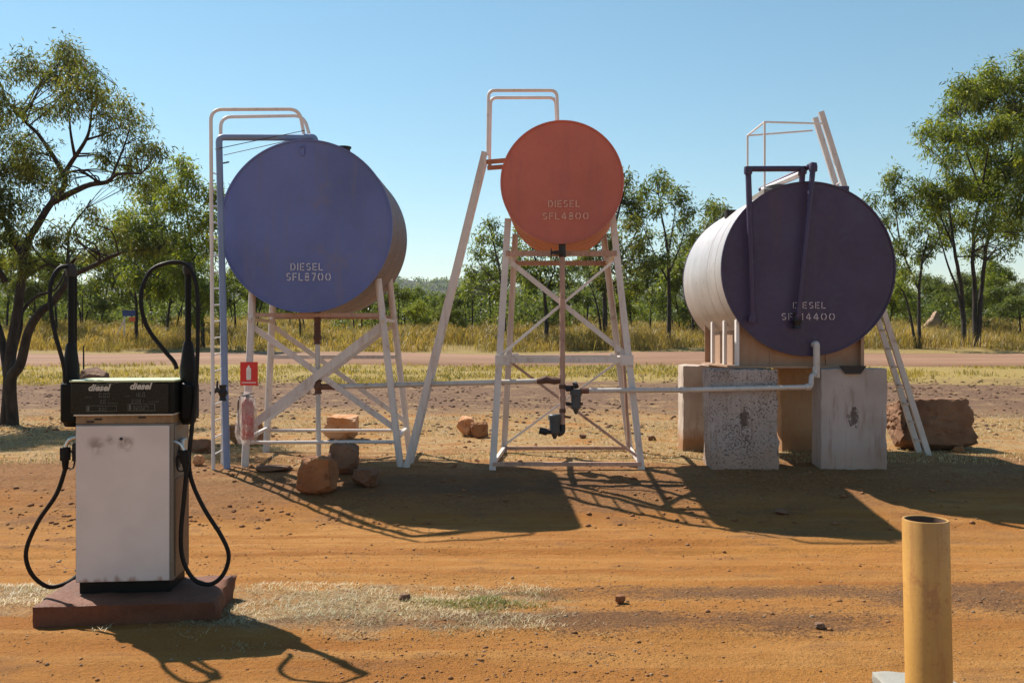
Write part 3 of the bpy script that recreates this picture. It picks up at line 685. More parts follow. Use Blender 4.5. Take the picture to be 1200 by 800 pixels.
for a, b in ((FL,BL),(FR,BR)): rail(ls, a, b, .38, .05, .05, None, 'side_rail')
def brace(root, p_, q_, w, mat_=None, name='brace'):
    mb = MB(); mb.bar(p_, q_, .012, w, up=(0,0,1)); return mb.build(name, mat_ or M['white'], root)
f = Vector((0,.055,0))
brace(ls, pt(*FL, .52) + f, pt(*FR, 2.03) + f, .115); brace(ls, pt(*FL, 2.0) + f*1.3, pt(*FR, .50) + f*1.3, .085)
brace(ls, pt(*BL, 2.05) - f, pt(*BR, .5) - f, .075); brace(ls, pt(*BL, .5) - f*1.4, pt(*BR, 2.05) - f*1.4, .06)
# ladder with hoops at the blue tank
l0 = G(250, 12.95, -.04); l1 = P(247, 145, 12.95); k0 = G(261, 13.4, -.04); k1 = P(258.5, 150, 13.4)
hoop1 = rounded([l0, l1.lerp(l0, 0) + Vector((0,0,.20)), P(351,128,13.45), P(357,163,13.55)], .16, 7)
hoop2 = rounded([k0, k1 + Vector((0,0,.16)), P(356,135.5,13.95), P(365,167,14.0)], .16, 7)
lad = ladder('white pipe ladder with hooped handrails beside the blue tank', (l0, l1), (k0, k1), M['rail_white'], 18, .026, path1=hoop1, path2=hoop2, t0=.05, t1=.86, rr=.011)
for a, b in ((P(357,153,13.5), P(252,175,12.95)), (P(346,163,13.6), P(262,182,13.38))):
    mb = MB(); mb.tube([a, b], .0055, 6); mb.build('stay_wire', M['wire'], lad)
# sky blue pipe
bp = thing('fill_pipe', 'sky-blue bent fill pipe with a rusty valve left of the blue tank', 'pipe', G(266, 13.05))
mb = MB(); mb.tube(rounded([G(266,13.05,-.03), P(256.5,161,13.05), P(352,161.5,13.5), P(369,160,13.5), P(370,176,13.55)], .07), .047, 14); mb.build('pipe', M['blue_pipe'], bp)
q = P(261.5,460,13.03); vv = valve(bp, q, .062, M['dark_iron'])
mb = MB(); mb.tube([q, q + Vector((-.10,-.05,.03))], .016, 8); mb.bar(q + Vector((-.16,-.07,-.01)), q + Vector((-.03,-.06,.05)), .03, .05); mb.bar(q + Vector((-.07,-.06,.03)), q + Vector((-.06,-.06,.17)), .02, .03); mb.build('valve_handle', M['dark_iron'], bp)
mb = MB(); mb.tube([P(257.5,192,13.03), P(268,190,13.35)], .012, 6); mb.build('pipe_clamp', M['dark_iron'], bp)

# fuel lines
fl = thing('fuel_line', 'grey-white pipe line running between the blue and orange tanks', 'pipe', (P(372,520,13.5).x, 13.5, g1(-2.8, 13.5)))
xq = P(372,300,13.5)
mb = MB(); mb.tube([Vector((xq.x, 13.5, 2.22)), Vector((xq.x, 13.5, 1.83))], .048, 12); mb.build('outlet_pipe', M['rust'], fl)
valve(fl, (xq.x, 13.5, 1.84), .055, M['rust'])
mb = MB(); mb.tube([Vector((xq.x, 13.5, 1.80)), Vector((xq.x + .02, 13.5, g1(xq.x, 13.5) - .03))], .036, 12); mb.build('down_pipe', M['white_pipe'], fl)
zq = P(373,453,13.5).z
valve(fl, (xq.x + .01, 13.5, zq), .058, M['rust'])
mb = MB(); mb.tube([Vector((xq.x + .05, 13.5, zq)), Vector((xq.x + .32, 13.5, zq))], [.045,.05], 10); mb.build('coupling', M['rust'], fl)
X2 = P(659,400,13.15).x
mb = MB(); mb.tube([Vector((xq.x + .3, 13.5, zq)), P(630,446.5,13.2)], .036, 12); mb.build('cross_pipe', M['white_pipe'], fl)
mb = MB(); mb.tube([P(629,446.5,13.2), P(634,446,13.2), P(640,444.5,13.18), P(645,445.5,13.18), P(650,446,13.16), P(656.5,446,13.15)], [.036,.05,.058,.05,.055,.04], 10); mb.build('union', M['rust'], fl)
fm = thing('down_pipe', 'rusty vertical pipe with two dark filters below the orange tank', 'pipe', (X2, 13.15, g1(X2, 13.15)))
mb = MB(); mb.tube([Vector((X2, 13.15, 3.15)), Vector((X2, 13.15, 2.55)), Vector((X2, 13.15, 1.3)), Vector((X2, 13.15, .56))], .040, 12); mb.build('pipe', M['rust_pipe'], fm)
mb = MB(); mb.tube([Vector((X2, 13.16, 3.22)), Vector((X2, 13.15, 2.98))], .052, 12); mb.build('tank_socket', M['dark_iron'], fm)
q = P(650, 296, 13.1); mb = MB(); mb.tube([Vector((X2,13.1,q.z)), q], .03, 8); mb.bar(q + Vector((-.05,0,-.06)), q + Vector((-.05,0,.06)), .015, .03); mb.bar(q + Vector((-.05,0,0)), q, .03, .04); mb.build('valve', M['dark_iron'], fm)
for py in (441, 453, 466, 481):
    z = P(659, py, 13.15).z; mb = MB(); mb.tube([Vector((X2,13.15,z-.03)), Vector((X2,13.15,z+.03))], .050, 12); mb.build('collar', M['rust_pipe'] if py in (441, 466) else M['rust'], fm)
def filt(c, r, h, name='filter_bowl'):
    c = Vector(c); mb = MB()
    mb.tube([c + Vector((0,0,h)), c + Vector((0,0,h*.95)), c + Vector((0,0,h*.72)), c + Vector((0,0,h*.70)), c + Vector((0,0,h*.1)), c + Vector((0,0,0)), c - Vector((0,0,.06))],
            [r*1.0, r*1.18, r*1.18, r*.98, r*.94, r*.6, r*.25], 16); return mb.build(name, M['grey_filter'], fm)
c1 = P(675, 480, 13.1); filt(c1, .072, P(675,456,13.1).z - c1.z)
for py, px1 in ((455, 664), (473, 664)):
    mb = MB(); mb.tube([P(px1,py,13.15), P(671,py,13.1)], .045 if py == 455 else .028, 10); mb.build('elbow', M['dark_iron'], fm)
mb = MB(); mb.tube([P(672,452,13.08), P(677,450,13.08)], .05, 10); mb.build('filter_cap', M['dark_iron'], fm)
mb = MB(); mb.tube([P(678,473,13.08), P(683,473,13.08)], .022, 8); mb.build('drain_tap', M['rust'], fm)
c2 = P(650, 509, 13.1); filt(c2, .078, P(650,485,13.1).z - c2.z)
mb = MB(); mb.tube(rounded([Vector((X2,13.15,.60)), P(659,506,13.15), P(654,508,13.12)], .06), .045, 10); mb.build('elbow', M['dark_iron'], fm)
mb = MB(); mb.tube([P(646,506,13.08), P(641,506,13.06), P(640.5,506,13.06), P(632,504,13.06)], [.03,.035,.052,.046], 12); mb.build('hose_coupling', M['dark_iron'], fm)
mb = MB(); mb.bar(P(662,488,13.1), P(669,489,13.08), .03, .03); mb.build('tap_handle', M['rust'], fm)
fr = thing('fuel_line', 'long pale pipe line joining the orange tank filter to the purple tank', 'pipe', (P(820,457,13).x, 13.05, g1(2.6, 13.05)))
mb = MB(); mb.tube([P(680,457.5,13.08), P(690,457.5,13.08)], .044, 10); mb.build('coupling', M['rust'], fr)
mb = MB(); mb.tube(rounded([P(689,457.5,13.08), P(800,457,12.9), P(945,453.5,12.88), P(950,453,12.89), P(951,440,12.95), P(955,439,13.05), P(955,430,13.08)], .03), .036, 12); mb.build('pipe', M['white_pipe'], fr)
for px in (947,): 
    mb = MB(); mb.tube([P(px-3,453.5,12.88), P(px+3,453.3,12.88)], .048, 10); mb.build('elbow', M['white_pipe'], fr)
for px in (800,):
    mb = MB(); mb.tube([P(px-3,457,12.9), P(px+3,457,12.9)], .045, 10); mb.build('collar', M['white_pipe'], fr)

# ------------------------------------------------------------------ middle stand
ms = thing('tank_stand', 'tall narrow angle-iron stand with cross rods under the orange tank', 'stand', (cm_.x + .06, 14.0, 0), 'steel tank stands')
mFL = (G(577,13.05,-.02), P(595.5,256,13.3)); mFR = (G(752,13.05,-.02), P(717.5,252,13.3))
mBL = (G(590.5,15.0,-.02), P(604,274,14.9)); mBR = (G(738,15.0,-.02), P(707,276,14.9))
for lg in (mFL, mFR, mBL, mBR):
    a, b = lg; s = 1 if b.x > a.x else -1; t_ = 1 if a.y < 14 else -1
    mb = MB(); mb.bar(a, b, .095, .012, up=(0,1,0)); mb.bar(a + Vector((-.042*s,.04*t_,0)), b + Vector((-.042*s,.04*t_,0)), .012, .09, up=(0,1,0)); mb.build('leg', M['white'], ms)
for a, b in ((mFL,mFR),(mBL,mBR)):
    rail(ms, a, b, 3.045, .055, .075, M['rust_pipe'], 'top_rail'); rail(ms, a, b, 1.515, .05, .085, None, 'rail'); rail(ms, a, b, .045, .055, .055, M['rust_pipe'], 'bottom_rail')
for a, b in ((mFL,mBL),(mFR,mBR)):
    rail(ms, a, b, 3.06, .05, .06, M['white'], 'side_rail'); rail(ms, a, b, 1.52, .05, .07, None, 'side_rail'); rail(ms, a, b, .05, .05, .05, None, 'side_rail')
for lg in (mFL, mFR, mBL, mBR):
    q = pt(*lg, 1.515); s = 1 if lg[1].x > lg[0].x else -1; yo = -.032 if q.y < 14 else .032
    mb = MB(); mb.box((q.x - .06, q.y + yo - .005, q.z - .075), (q.x + .11*s + .05, q.y + yo + .005, q.z + .075)) if s > 0 else mb.box((q.x - .13, q.y + yo - .005, q.z - .075), (q.x + .06, q.y + yo + .005, q.z + .075))
    mb.build('gusset', M['white'], ms, bevel=.003)
g_ = Vector((0,.03,0))
brace(ms, pt(*mFL, 1.57) + g_, pt(*mFR, 2.98) + g_, .04, M['rail_white']); brace(ms, pt(*mFL, 2.98) + g_*1.7, pt(*mFR, 1.57) + g_*1.7, .072)
brace(ms, pt(*mBL, .10) - g_, pt(*mBR, 1.47) - g_, .035, M['rail_white']); brace(ms, pt(*mBL, 1.47) - g_*1.7, pt(*mFR, .12) + g_, .04, M['rust_pipe'])
mb = MB(); mb.tube([P(737,527,14.2), P(724,300,14.1)], .024, 8); mb.build('prop', M['rust_pipe'], ms)
# leaning ladder at the orange tank
o0 = G(475.5, 13.25, -.04); o1 = P(568, 178, 13.25); e0 = G(480, 13.62, -.04); e1 = P(568.5, 187, 13.62)
lo = ladder('long dusty white ladder leaning left of the orange tank', (o0, o1), (e0, e1), M['white'], 16, .04, flat=(.04, .088, (1,0,.3)), t0=.05, t1=.93, rr=.015)
pa = P(571.5,182,13.25); pb = P(573.5,188,13.72)
for p0, tops, dn in ((pa, (P(572.5,106,13.25), P(652.5,106,13.3)), P(653.5,141,13.3)), (pb, (P(575,114.5,13.72), P(651,114.5,13.75)), P(652.5,148,13.75))):
    mb = MB(); mb.tube(rounded([p0, tops[0], tops[1], dn], .10, 7), .024, 10); mb.build('handrail', M['rail_white'], lo)
mb = MB(); mb.bar(P(570,190,13.3), P(594,188,13.3), .08, .055); mb.bar(P(574,188,13.25), P(574,197,13.25), .05, .04); mb.build('bracket', M['bracket'], lo)
mb = MB(); mb.bar(P(571,197,13.75), P(597,195,13.75), .08, .055); mb.build('bracket', M['bracket'], lo)

# ------------------------------------------------------------------ extinguisher and its sign
q = pt(*FL, .74); ex = thing('fire_extinguisher', 'red fire extinguisher wrapped in clear plastic on the stand leg', 'extinguisher', (q.x, q.y - .16, .32))
c = Vector((P(290.5,500,13.04).x, 13.03, 0)); z0, z1 = P(290,515,13).z, P(290,467,13).z
mb = MB(); mb.tube([c+Vector((0,0,z)) for z in (z0, z0+.02, z1-.09, z1-.045, z1-.01, z1)], [.075,.085,.085,.07,.035,.03], 20); mb.build('cylinder', M['red_ext'], ex)
mb = MB(); mb.tube([c+Vector((0,0,z1)), c+Vector((0,0,z1+.05))], .026, 12); mb.bar(c+Vector((-.02,-.02,z1+.05)), c+Vector((.10,-.02,z1+.075)), .025, .012); mb.bar(c+Vector((-.02,-.02,z1+.035)), c+Vector((.09,-.02,z1+.02)), .02, .01); mb.build('valve_head', M['dark_iron'], ex)
mb = MB(); mb.tube(smooth_path([c+Vector((-.02,-.02,z1+.04)), c+Vector((-.09,-.03,z1+.03)), c+Vector((-.125,-.03,z1-.08)), c+Vector((-.12,-.03,z0+.25)), c+Vector((-.10,-.03,z0+.12))], 5), .011, 8); mb.build('hose', M['rubber'], ex)
mb = MB(); mb.box((c.x-.06, c.y+.075, z1-.2), (c.x+.05, c.y+.13, z1-.1)); mb.build('wall_bracket', M['dark_iron'], ex)
mb = MB(); n = 28; rows = 22
zz0, zz1 = P(290,520,13).z, P(290,459,13).z
for i in range(rows + 1):
    t_ = i / rows; z = zz0 + (zz1 - zz0) * t_
    base = .112 + .03 * math.exp(-((t_ - .35)/.25)**2); base *= (1 - .72 * max(0, (t_ - .86) / .14)) 
    for k in range(n):
        a = 2*math.pi*k/n
        w = 1 + .22 * mnoise.fractal(Vector((math.cos(a)*1.6, math.sin(a)*1.6, z*5)), .9, 2, 4)
        mb.v.append(c + Vector((math.cos(a)*base*w*1.08 - .018, math.sin(a)*base*w*.92, z)))
for i in range(rows):
    for k in range(n): mb.f.append((i*n+k, i*n+(k+1)%n, (i+1)*n+(k+1)%n, (i+1)*n+k))
mb.build('plastic_cover', M['film'], ex, 80)
q0 = P(281.5,451.5,13.0); q1 = P(302,424,13.0)
sg = thing('safety_sign', 'small red fire extinguisher sign on the leg of the blue tank stand', 'sign', (q0.x, 13.0, q0.z))
mb = MB(); mb.box((q0.x,13.0,q0.z), (q1.x,13.006,q1.z)); mb.build('panel', M['red_sign'], sg)
def sgbox(px0,py0,px1,py1): 
    mb = MB(); a = P(px0,py1,13.0); b = P(px1,py0,13.0); mb.box((a.x,12.995,a.z),(b.x,12.998,b.z)); return mb
mb = MB(); cx_ = P(291.5,400,13.0).x; za, zb = P(0,445,13.0).z, P(0,428,13.0).z
prof = [(-.026,0),(.026,0),(.031,.03),(.031,.145),(.026,.165),(.012,.178),(.012,.2),(-.012,.2),(-.012,.178),(-.026,.165),(-.031,.145),(-.031,.03)]
s_ = (zb - za) / .2
mb.add([Vector((cx_ + a*1.1, 12.996, za + b*s_)) for a, b in prof], [tuple(range(12))]); mb.build('pictogram', M['sign_white'], sg, 0)
sgbox(283.5,447.6,300,448.6).build('caption_line', M['sign_white'], sg, 0)
mb = MB(); mb.box((cx_-.03,13.006,q1.z-.11),(cx_+.03,13.17,q1.z-.06)); mb.build('clamp', M['rust'], sg)

# ------------------------------------------------------------------ fuel pump and plinth
YP = math.radians(5.5)
Tpl = frame((-3.03, 5.8, 0), YP)
gpl = g1(-2.5, 6.1)
nx_, ny_ = 30, 18
mb = MB(); idx = {}
def plv(i, j, k):
    key = (i, j, k)
    if key not in idx:
        u = 1.13 * i/nx_; v = .68 * j/ny_; w = -.06 + .18 * k/4
        nn = mnoise.fractal(Vector((u*5, v*5, w*5)), .8, 2, 4)
        edge = (i in (0,nx_)) + (j in (0,ny_)) + (k in (0,4))
        du = (u-.565)*.02*nn*2 - (.012*(1 if i else -1) if (i in (0,nx_) and edge > 1) else 0)
        dv = .02*nn*(1 if j else -1) if j in (0,ny_) else 0
        if i > nx_-3 : du += .02*mnoise.noise(Vector((v*7, w*9, 3)))
        idx[key] = len(mb.v); mb.v.append(Tpl(u+du, v+dv, w + .008*nn*(k==4) - (.012 if k==4 and edge > 1 else 0)))
    return idx[key]
for i in range(nx_):
    for j in range(ny_): mb.f.append((plv(i,j,4), plv(i+1,j,4), plv(i+1,j+1,4), plv(i,j+1,4)))
    for k in range(4):
        mb.f.append((plv(i,0,k), plv(i+1,0,k), plv(i+1,0,k+1), plv(i,0,k+1))); mb.f.append((plv(i,ny_,k), plv(i,ny_,k+1), plv(i+1,ny_,k+1), plv(i+1,ny_,k)))
for j in range(ny_):
    for k in range(4):
        mb.f.append((plv(0,j,k), plv(0,j,k+1), plv(0,j+1,k+1), plv(0,j+1,k))); mb.f.append((plv(nx_,j,k), plv(nx_,j+1,k), plv(nx_,j+1,k+1), plv(nx_,j,k+1)))
tag(mb.build('plinth', M['plinth'], None, 40), 'low red-stained concrete plinth under the fuel pump', 'plinth')

Tf = frame((-2.868, 6.05, 0), YP)
pump = thing('fuel_pump', 'old white and black diesel pump with two hose masts', 'fuel pump', Tf(.31, .2, .12))
def pbox(name, a, b, mat_, bevel=.004, parent=None): return MB().box(a, b, Tf).build(name, mat_, parent or pump, bevel=bevel)
pbox('base_skirt', (.02,.02,.118), (.60,.40,.195), M['black_plastic'])
pbox('cabinet', (0,.008,.195), (.62,.42,1.237), M['cab_grey'])
pbox('front_panel', (.006,-.004,.20), (.60,.0075,1.225), M['pump_door'], .003)
pbox('side_panel', (.6205,.05,.21), (.628,.40,.86), M['cab_side'], .002)
pbox('side_panel', (.6205,.05,.872), (.626,.40,1.22), M['cab_grey'], .002)
pbox('trim_rail', (.0,.012,1.238), (.62,.41,1.290), M['trim'])
pbox('ledge', (-.006,-.012,1.291), (.626,.41,1.302), M['pale_trim'], .002)
for u, w in ((.07,1.246), (.12,1.262), (.40,1.272)):
    MB().box((u,.006,w), (u+.045,.0115,w+.012), Tf).build('slot', M['dark_iron'], pump)
pbox('head', (-.025,-.012,1.3025), (.632,.40,1.512), M['black_plastic'], .006)
face = pbox('display_face', (-.018,-.020,1.309), (.60,-.0125,1.505), M['glass_face'], .002)
pbox('top_cover', (-.03,-.025,1.513), (.637,.405,1.526), M['cab_top'], .004)
MB().cyl(Tf(.294,-.012,1.140), Tf(.294,-.004,1.140), .010, 12).build('lock', M['dark_iron'], pump)
MB().box((.625,.10,.93),(.632,.16,1.05),Tf).build('latch', M['dark_iron'], pump)
# lettering on the head
def fu(px): return (px - 600) * 6.045 / FPX + 2.868
def fw(py): return EYE - (py - 400) * 6.045 / FPX
def text_mesh(body, u0, u1, w0, name, mat_, v=-.0225, shear=.3, bold=.035, up=0.0, hmax=None):
    cu = bpy.data.curves.new(name, 'FONT'); cu.body = body; cu.shear = shear; cu.offset = bold; cu.resolution_u = 3
    to = bpy.data.objects.new('tmp_text', cu); COL.objects.link(to); dg = bpy.context.evaluated_depsgraph_get()
    me = bpy.data.meshes.new_from_object(to.evaluated_get(dg)); bpy.data.objects.remove(to)
    V = np.array([v_.co[:] for v_ in me.vertices]); lo_ = V.min(0); hi = V.max(0); s = (u1 - u0) / (hi[0] - lo_[0])
    for i, v_ in enumerate(me.vertices):
        u = u0 + (V[i,0]-lo_[0])*s
        v_.co = Tf(u, v, w0 + (V[i,1]-lo_[1])*s*1.0 + up*(u-u0)) - OFF[pump.name]
    me.materials.append(mat_); o = bpy.data.objects.new(name, me); COL.objects.link(o); o.parent = face; OFF[o.name] = OFF[pump.name]; return o
text_mesh('diesel', fu(104), fu(129.5), fw(458), 'lettering', M['diesel'])
text_mesh('diesel', fu(151), fu(176.5), fw(456.5), 'lettering', M['diesel'])
for x0, x1, y0, y1 in ((112,138.5,452,448.5), (162,190,450,446.8)):
    a, b = (fu(x0), fw(y0)), (fu(x1), fw(y1))
    MB().add([Tf(a[0],-.0222,a[1]), Tf(b[0],-.0222,b[1]-.002), Tf(b[0],-.0222,b[1]), Tf(a[0],-.0222,a[1]+.006)], [(0,1,2,3)]).build('swoosh', M['segment'], face, 0)
SEG = {'0':'abcdef','1':'bc','2':'abged','3':'abgcd','6':'afgedc','7':'abc','8':'abcdefg','.':'.'}
def digits(s, u0, w0, h, mat_):
    mb = MB(); w = h*.55; t_ = h*.11; x = u0
    for ch in s:
        if ch == '.':
            mb.box((x, -.0235, w0), (x+t_*1.3, -.0215, w0+t_*1.3), Tf); x += t_*2.2; continue
        R = {'a':(0,h-t_,w,h),'g':(0,h/2-t_/2,w,h/2+t_/2),'d':(0,0,w,t_),'f':(0,h/2+t_*.7,t_,h-t_*1.2),'b':(w-t_,h/2+t_*.7,w,h-t_*1.2),'e':(0,t_*1.2,t_,h/2-t_*.7),'c':(w-t_,t_*1.2,w,h/2-t_*.7)}
        for k in SEG[ch]:
            a = R[k]; mb.box((x+a[0], -.0235, w0+a[1]), (x+a[2], -.0215, w0+a[3]), Tf)
        x += w*1.45
    return mb.build('digits', mat_, face, 0)
for s, px, py, h in (('0.00',116,465.5,.028), ('0.0',117,472.5,.022), ('16.0',156,465,.028), ('2.081',153,472.2,.024), ('32027',154.5,480.3,.026), ('8.00',116,481,.02)):
    digits(s, fu(px), fw(py), h, M['segment'])
for x0, x1, y0, y1 in ((101.5,136,475,482), (148.5,179.5,473.2,481.5)):
    u0, u1, w1, w0 = fu(x0), fu(x1), fw(y0), fw(y1); mb = MB(); t_ = .0025
    for a in ((u0,w0,u1,w0+t_),(u0,w1-t_,u1,w1),(u0,w0+t_,u0+t_,w1-t_),(u1-t_,w0+t_,u1,w1-t_)): mb.box((a[0],-.0235,a[1]),(a[2],-.0205,a[3]),Tf)
    mb.build('display_frame', M['segment'], face, 0)
    mb = MB(); mb.box((u0+.008,-.0232,w0+.006),(u0+.02,-.0212,w1-.006),Tf); mb.build('display_mark', M['segment'], face, 0)
for x0, x1, y in ((100.5,108,465.5), (126,138,472.5), (172,184,471), (145,151,464.5)):
    MB().box((fu(x0),-.0232,fw(y)), (fu(x1),-.0212,fw(y)+.0022), Tf).build('display_mark', M['segment'], face, 0)
# masts with boots
def mast(u, v, top, boot0, boot1):
    pth = [(boot0,.040),(boot0+.03,.052),(boot1-.16,.054),(boot1-.12,.048),(boot1-.02,.036),(boot1+.01,.027)]
    b = MB().tube([Tf(u,v,z) for z,_ in pth], [r_ for _,r_ in pth], 14).build('mast_boot', M['rubber'], pump)
    MB().tube([Tf(u,v,boot1-.02), Tf(u,v,top)], .021, 12).build('mast', M['black_plastic'], pump)
    MB().tube([Tf(u,v,top-.05), Tf(u,v,top-.01), Tf(u,v,top+.03)], [.032,.036,.028], 12).build('mast_clamp', M['dark_iron'], pump)
mast(-.098, .20, 2.27, 1.205, 1.76); mast(.672, .20, 2.29, 1.215, 1.77)
pbox('hose_shroud', (-.145,.12,1.235), (-.03,.30,1.505), M['black_plastic'], .02)
pbox('hose_shroud', (.634,.12,1.245), (.725,.30,1.50), M['black_plastic'], .02)
hp = lambda lst: [P(*a) for a in lst]
hr = .0145
right = hp([(207,432,6.16),(204,424,6.15),(192,410,6.14),(174,386,6.13),(166,362,6.12),(166.5,338,6.13),(177,317,6.16),(195,308.5,6.2),(212,308,6.26),(222,315,6.27),(230.5,338,6.27),(231.8,395,6.26),(229.5,455,6.24),(225,500,6.22),(221.5,541,6.2),(226,567,6.2),(240,597,6.2),(259,627,6.2),(268,650,6.2),(262,672,6.2),(247,684,6.19),(228,679,6.18),(215,657,6.17),(212,627,6.16),(216,580,6.16),(218.5,552,6.17)])
MB().tube(smooth_path(right, 6), hr, 10).build('hose', M['rubber'], pump)
left = hp([(77,449,6.14),(74,425,6.13),(64,389,6.12),(59,356,6.12),(60,331,6.13),(69,315,6.17),(82,312,6.24),(87,316,6.3),(88,345,6.32),(88,420,6.36),(92,520,6.56),(100,620,6.66),(100,664,6.6),(88,676,6.5),(75,684,6.36),(56,687,6.26),(37,672,6.2),(30.5,646,6.17),(44,612,6.15),(66,579,6.14),(76.5,549,6.14)])
MB().tube(smooth_path(left, 6), hr, 10).build('hose', M['rubber'], pump)
def nozzle(p_, up, side, fwd):
    p_ = Vector(p_); up = Vector(up); side = Vector(side); fwd = Vector(fwd)
    nz = MB().tube([p_, p_ + up*.05, p_ + up*.11, p_ + up*.15], [.017,.024,.028,.02], 10).build('nozzle', M['rubber'], pump)
    MB().tube(smooth_path([p_ + up*.14, p_ + up*.19 + side*.02, p_ + up*.215 + side*.07, p_ + up*.22 + side*.10], 4), .012, 8).build('spout', M['steel'], nz)
    MB().tube(smooth_path([p_ + up*.02 - side*.01, p_ + up*.01 + side*.05, p_ + up*.10 + side*.055, p_ + up*.14 + side*.01], 5), .006, 6).build('lever_guard', M['dark_iron'], nz)
    MB().box((-.03,-.02,0),(.03,.02,.09), lambda u,v,w: p_ + up*(.06+w) + side*u + fwd*v).build('grip', M['rubber'], nz, bevel=.006)
zz = Vector((0,0,1)); sx_ = Vector((math.cos(YP), math.sin(YP), 0)); fy_ = Vector((-math.sin(YP), math.cos(YP), 0))
nozzle(P(218.5,553,6.17), zz*.98 - sx_*.10, -sx_, fy_); nozzle(P(76.5,550,6.14), zz, sx_, fy_)
MB().box((.629,.13,.98),(.66,.24,1.12),Tf).build('nozzle_holster', M['steel'], pump, bevel=.01)
MB().box((-.06,.10,.98),(-.001,.22,1.10),Tf).build('nozzle_holster', M['dark_iron'], pump, bevel=.01)

# ------------------------------------------------------------------ bollard and footing at the right
bt = P(1084.5, 608, 3.45); bb = Vector((bt.x + .024, 3.45, g1(bt.x, 3.45) - .03)); n = 40
bo = thing('bollard', 'cream-yellow open steel pipe bollard in the right foreground', 'bollard', (bb.x, bb.y, g1(bb.x, bb.y)))
mb = MB(); r0 = .0825
for c_, rr_ in ((bb, r0), (bt - Vector((0,0,.004)), r0), (bt, r0 - .002), (bt, r0 - .009), (bt - Vector((0,0,.003)), r0 - .010)):
    mb.v += [c_ + Vector((math.cos(2*math.pi*k/n)*rr_, math.sin(2*math.pi*k/n)*rr_, 0)) for k in range(n)]
for i in range(4):
    for k in range(n): mb.f.append((i*n+k, i*n+(k+1)%n, (i+1)*n+(k+1)%n, (i+1)*n+k))
mb.build('pipe', M['yellow_post'], bo, 50)
mb = MB()
for c_, rr_ in ((bt - Vector((0,0,.004)), r0 - .0102), (bt - Vector((0,0,.45)), r0 - .0102)):
    mb.v += [c_ + Vector((math.cos(2*math.pi*k/n)*rr_, math.sin(2*math.pi*k/n)*rr_, 0)) for k in range(n)]
for k in range(n): mb.f.append((n+k, n+(k+1)%n, (k+1)%n, k))
mb.f.append(tuple(n+k for k in range(n)))
mb.build('pipe_inside', M['post_inside'], bo, 50)
xk = bx(1021, 4.62)
rough_block('kerb_block', xk, xk + .36, 4.20, 4.62, .13, M['concrete'], 'pale concrete block low behind the yellow bollard', 9, .012)
bpy.data.objects['kerb_block']['group'] = 'loose concrete'

# ------------------------------------------------------------------ rocks
def rock(name, px, d, w, h, dep, mat_, label, seed, cuts=11, sink=.06, group='boulders', boxy=1.0, peak=0.0):
    rs = random.Random(seed); import bmesh
    bm = bmesh.new(); bmesh.ops.create_icosphere(bm, subdivisions=5 if w > .3 else 3, radius=1)
    planes = []
    for i in range(cuts):
        a = rs.uniform(0, 6.283); z = rs.uniform(-.7, .95); q = math.sqrt(1 - z*z)
        planes.append((Vector((q*math.cos(a), q*math.sin(a), z)), rs.uniform(.62, .86)))
    for ax_ in ((1,0,.1),(-1,0,.1),(0,1,.1),(0,-1,.15),(0,0,1)):
        planes.append(((Vector(ax_) + Vector((rs.uniform(-.28,.28), rs.uniform(-.28,.28), rs.uniform(-.2,.2))) * boxy).normalized(), rs.uniform(.5, .66)))
    base = G(px, d)
    for v in bm.verts:
        n_ = v.co.normalized(); r_ = 1.0
        for pn, pd in planes:
            dt = n_.dot(pn)
            if dt > .05: r_ = min(r_, pd / dt)
        r_ *= 1 + .07 * mnoise.fractal(n_ * 2.2 + Vector((seed, 0, 0)), .8, 2, 5) + .03 * mnoise.fractal(n_ * 6 + Vector((seed, 3, 0)), .8, 2, 4)
        v.co = n_ * r_
    co = np.array([v.co[:] for v in bm.verts]); lo_, hi = co.min(0), co.max(0); s = Vector((w, dep, h*(1+sink)))
    for v in bm.verts:
        v.co = Vector(((v.co[i] - (lo_[i]+hi[i])/2) / (hi[i]-lo_[i]) * s[i] for i in range(3))) + Vector((0, 0, s.z/2 - h*sink))
        if peak:
            f_ = min(1, max(0, v.co.z / h)); v.co.x = v.co.x * (1 - .8 * peak * f_) + .12 * w * f_; v.co.y *= 1 - .6 * peak * f_
    me = bpy.data.meshes.new(name); bm.to_mesh(me); bm.free(); me.materials.append(mat_)
    me.polygons.foreach_set('use_smooth', [True]*len(me.polygons)); me.set_sharp_from_angle(angle=math.radians(22))
    o = bpy.data.objects.new(name, me); COL.objects.link(o); o.location = base
    return tag(o, label, 'rock', group)
rock('boulder', 372, 11.9, .50, .46, .42, M['rock_red'], 'blocky red-brown boulder nearest in front of the blue tank stand', 1, 4, boxy=.45)
rock('boulder', 403, 12.75, .44, .42, .40, M['rock_brown'], 'dark upright boulder touching the blocky red one from behind', 2)
rock('boulder', 428, 12.2, .36, .24, .32, M['rock_brown'], 'low rounded dark boulder at the edge of the blue tank shadow', 13)
rock('boulder', 400, 16.8, .64, .44, .5, M['rock_orange'], 'rounded orange boulder seen through the back of the blue tank stand', 4)
rock('boulder', 546, 17.4, .36, .38, .36, M['rock_orange'], 'bright orange boulder between the blue and orange tank stands', 5)
rock('boulder', 562, 17.2, .34, .30, .34, M['rock_red'], 'reddish boulder touching the bright orange one between the stands', 19)
rock('boulder', 288, 15.9, .66, .40, .45, M['rock_red'], 'red boulder half hidden behind the fire extinguisher', 6)
rock('boulder', 237, 14.6, .36, .24, .3, M['rock_brown'], 'flat brown boulder between the pump and the blue tank ladder', 7)
rock('boulder', 233, 13.3, .17, .15, .15, M['rock_orange'], 'small orange-brown rock beside the right pump hose', 8)
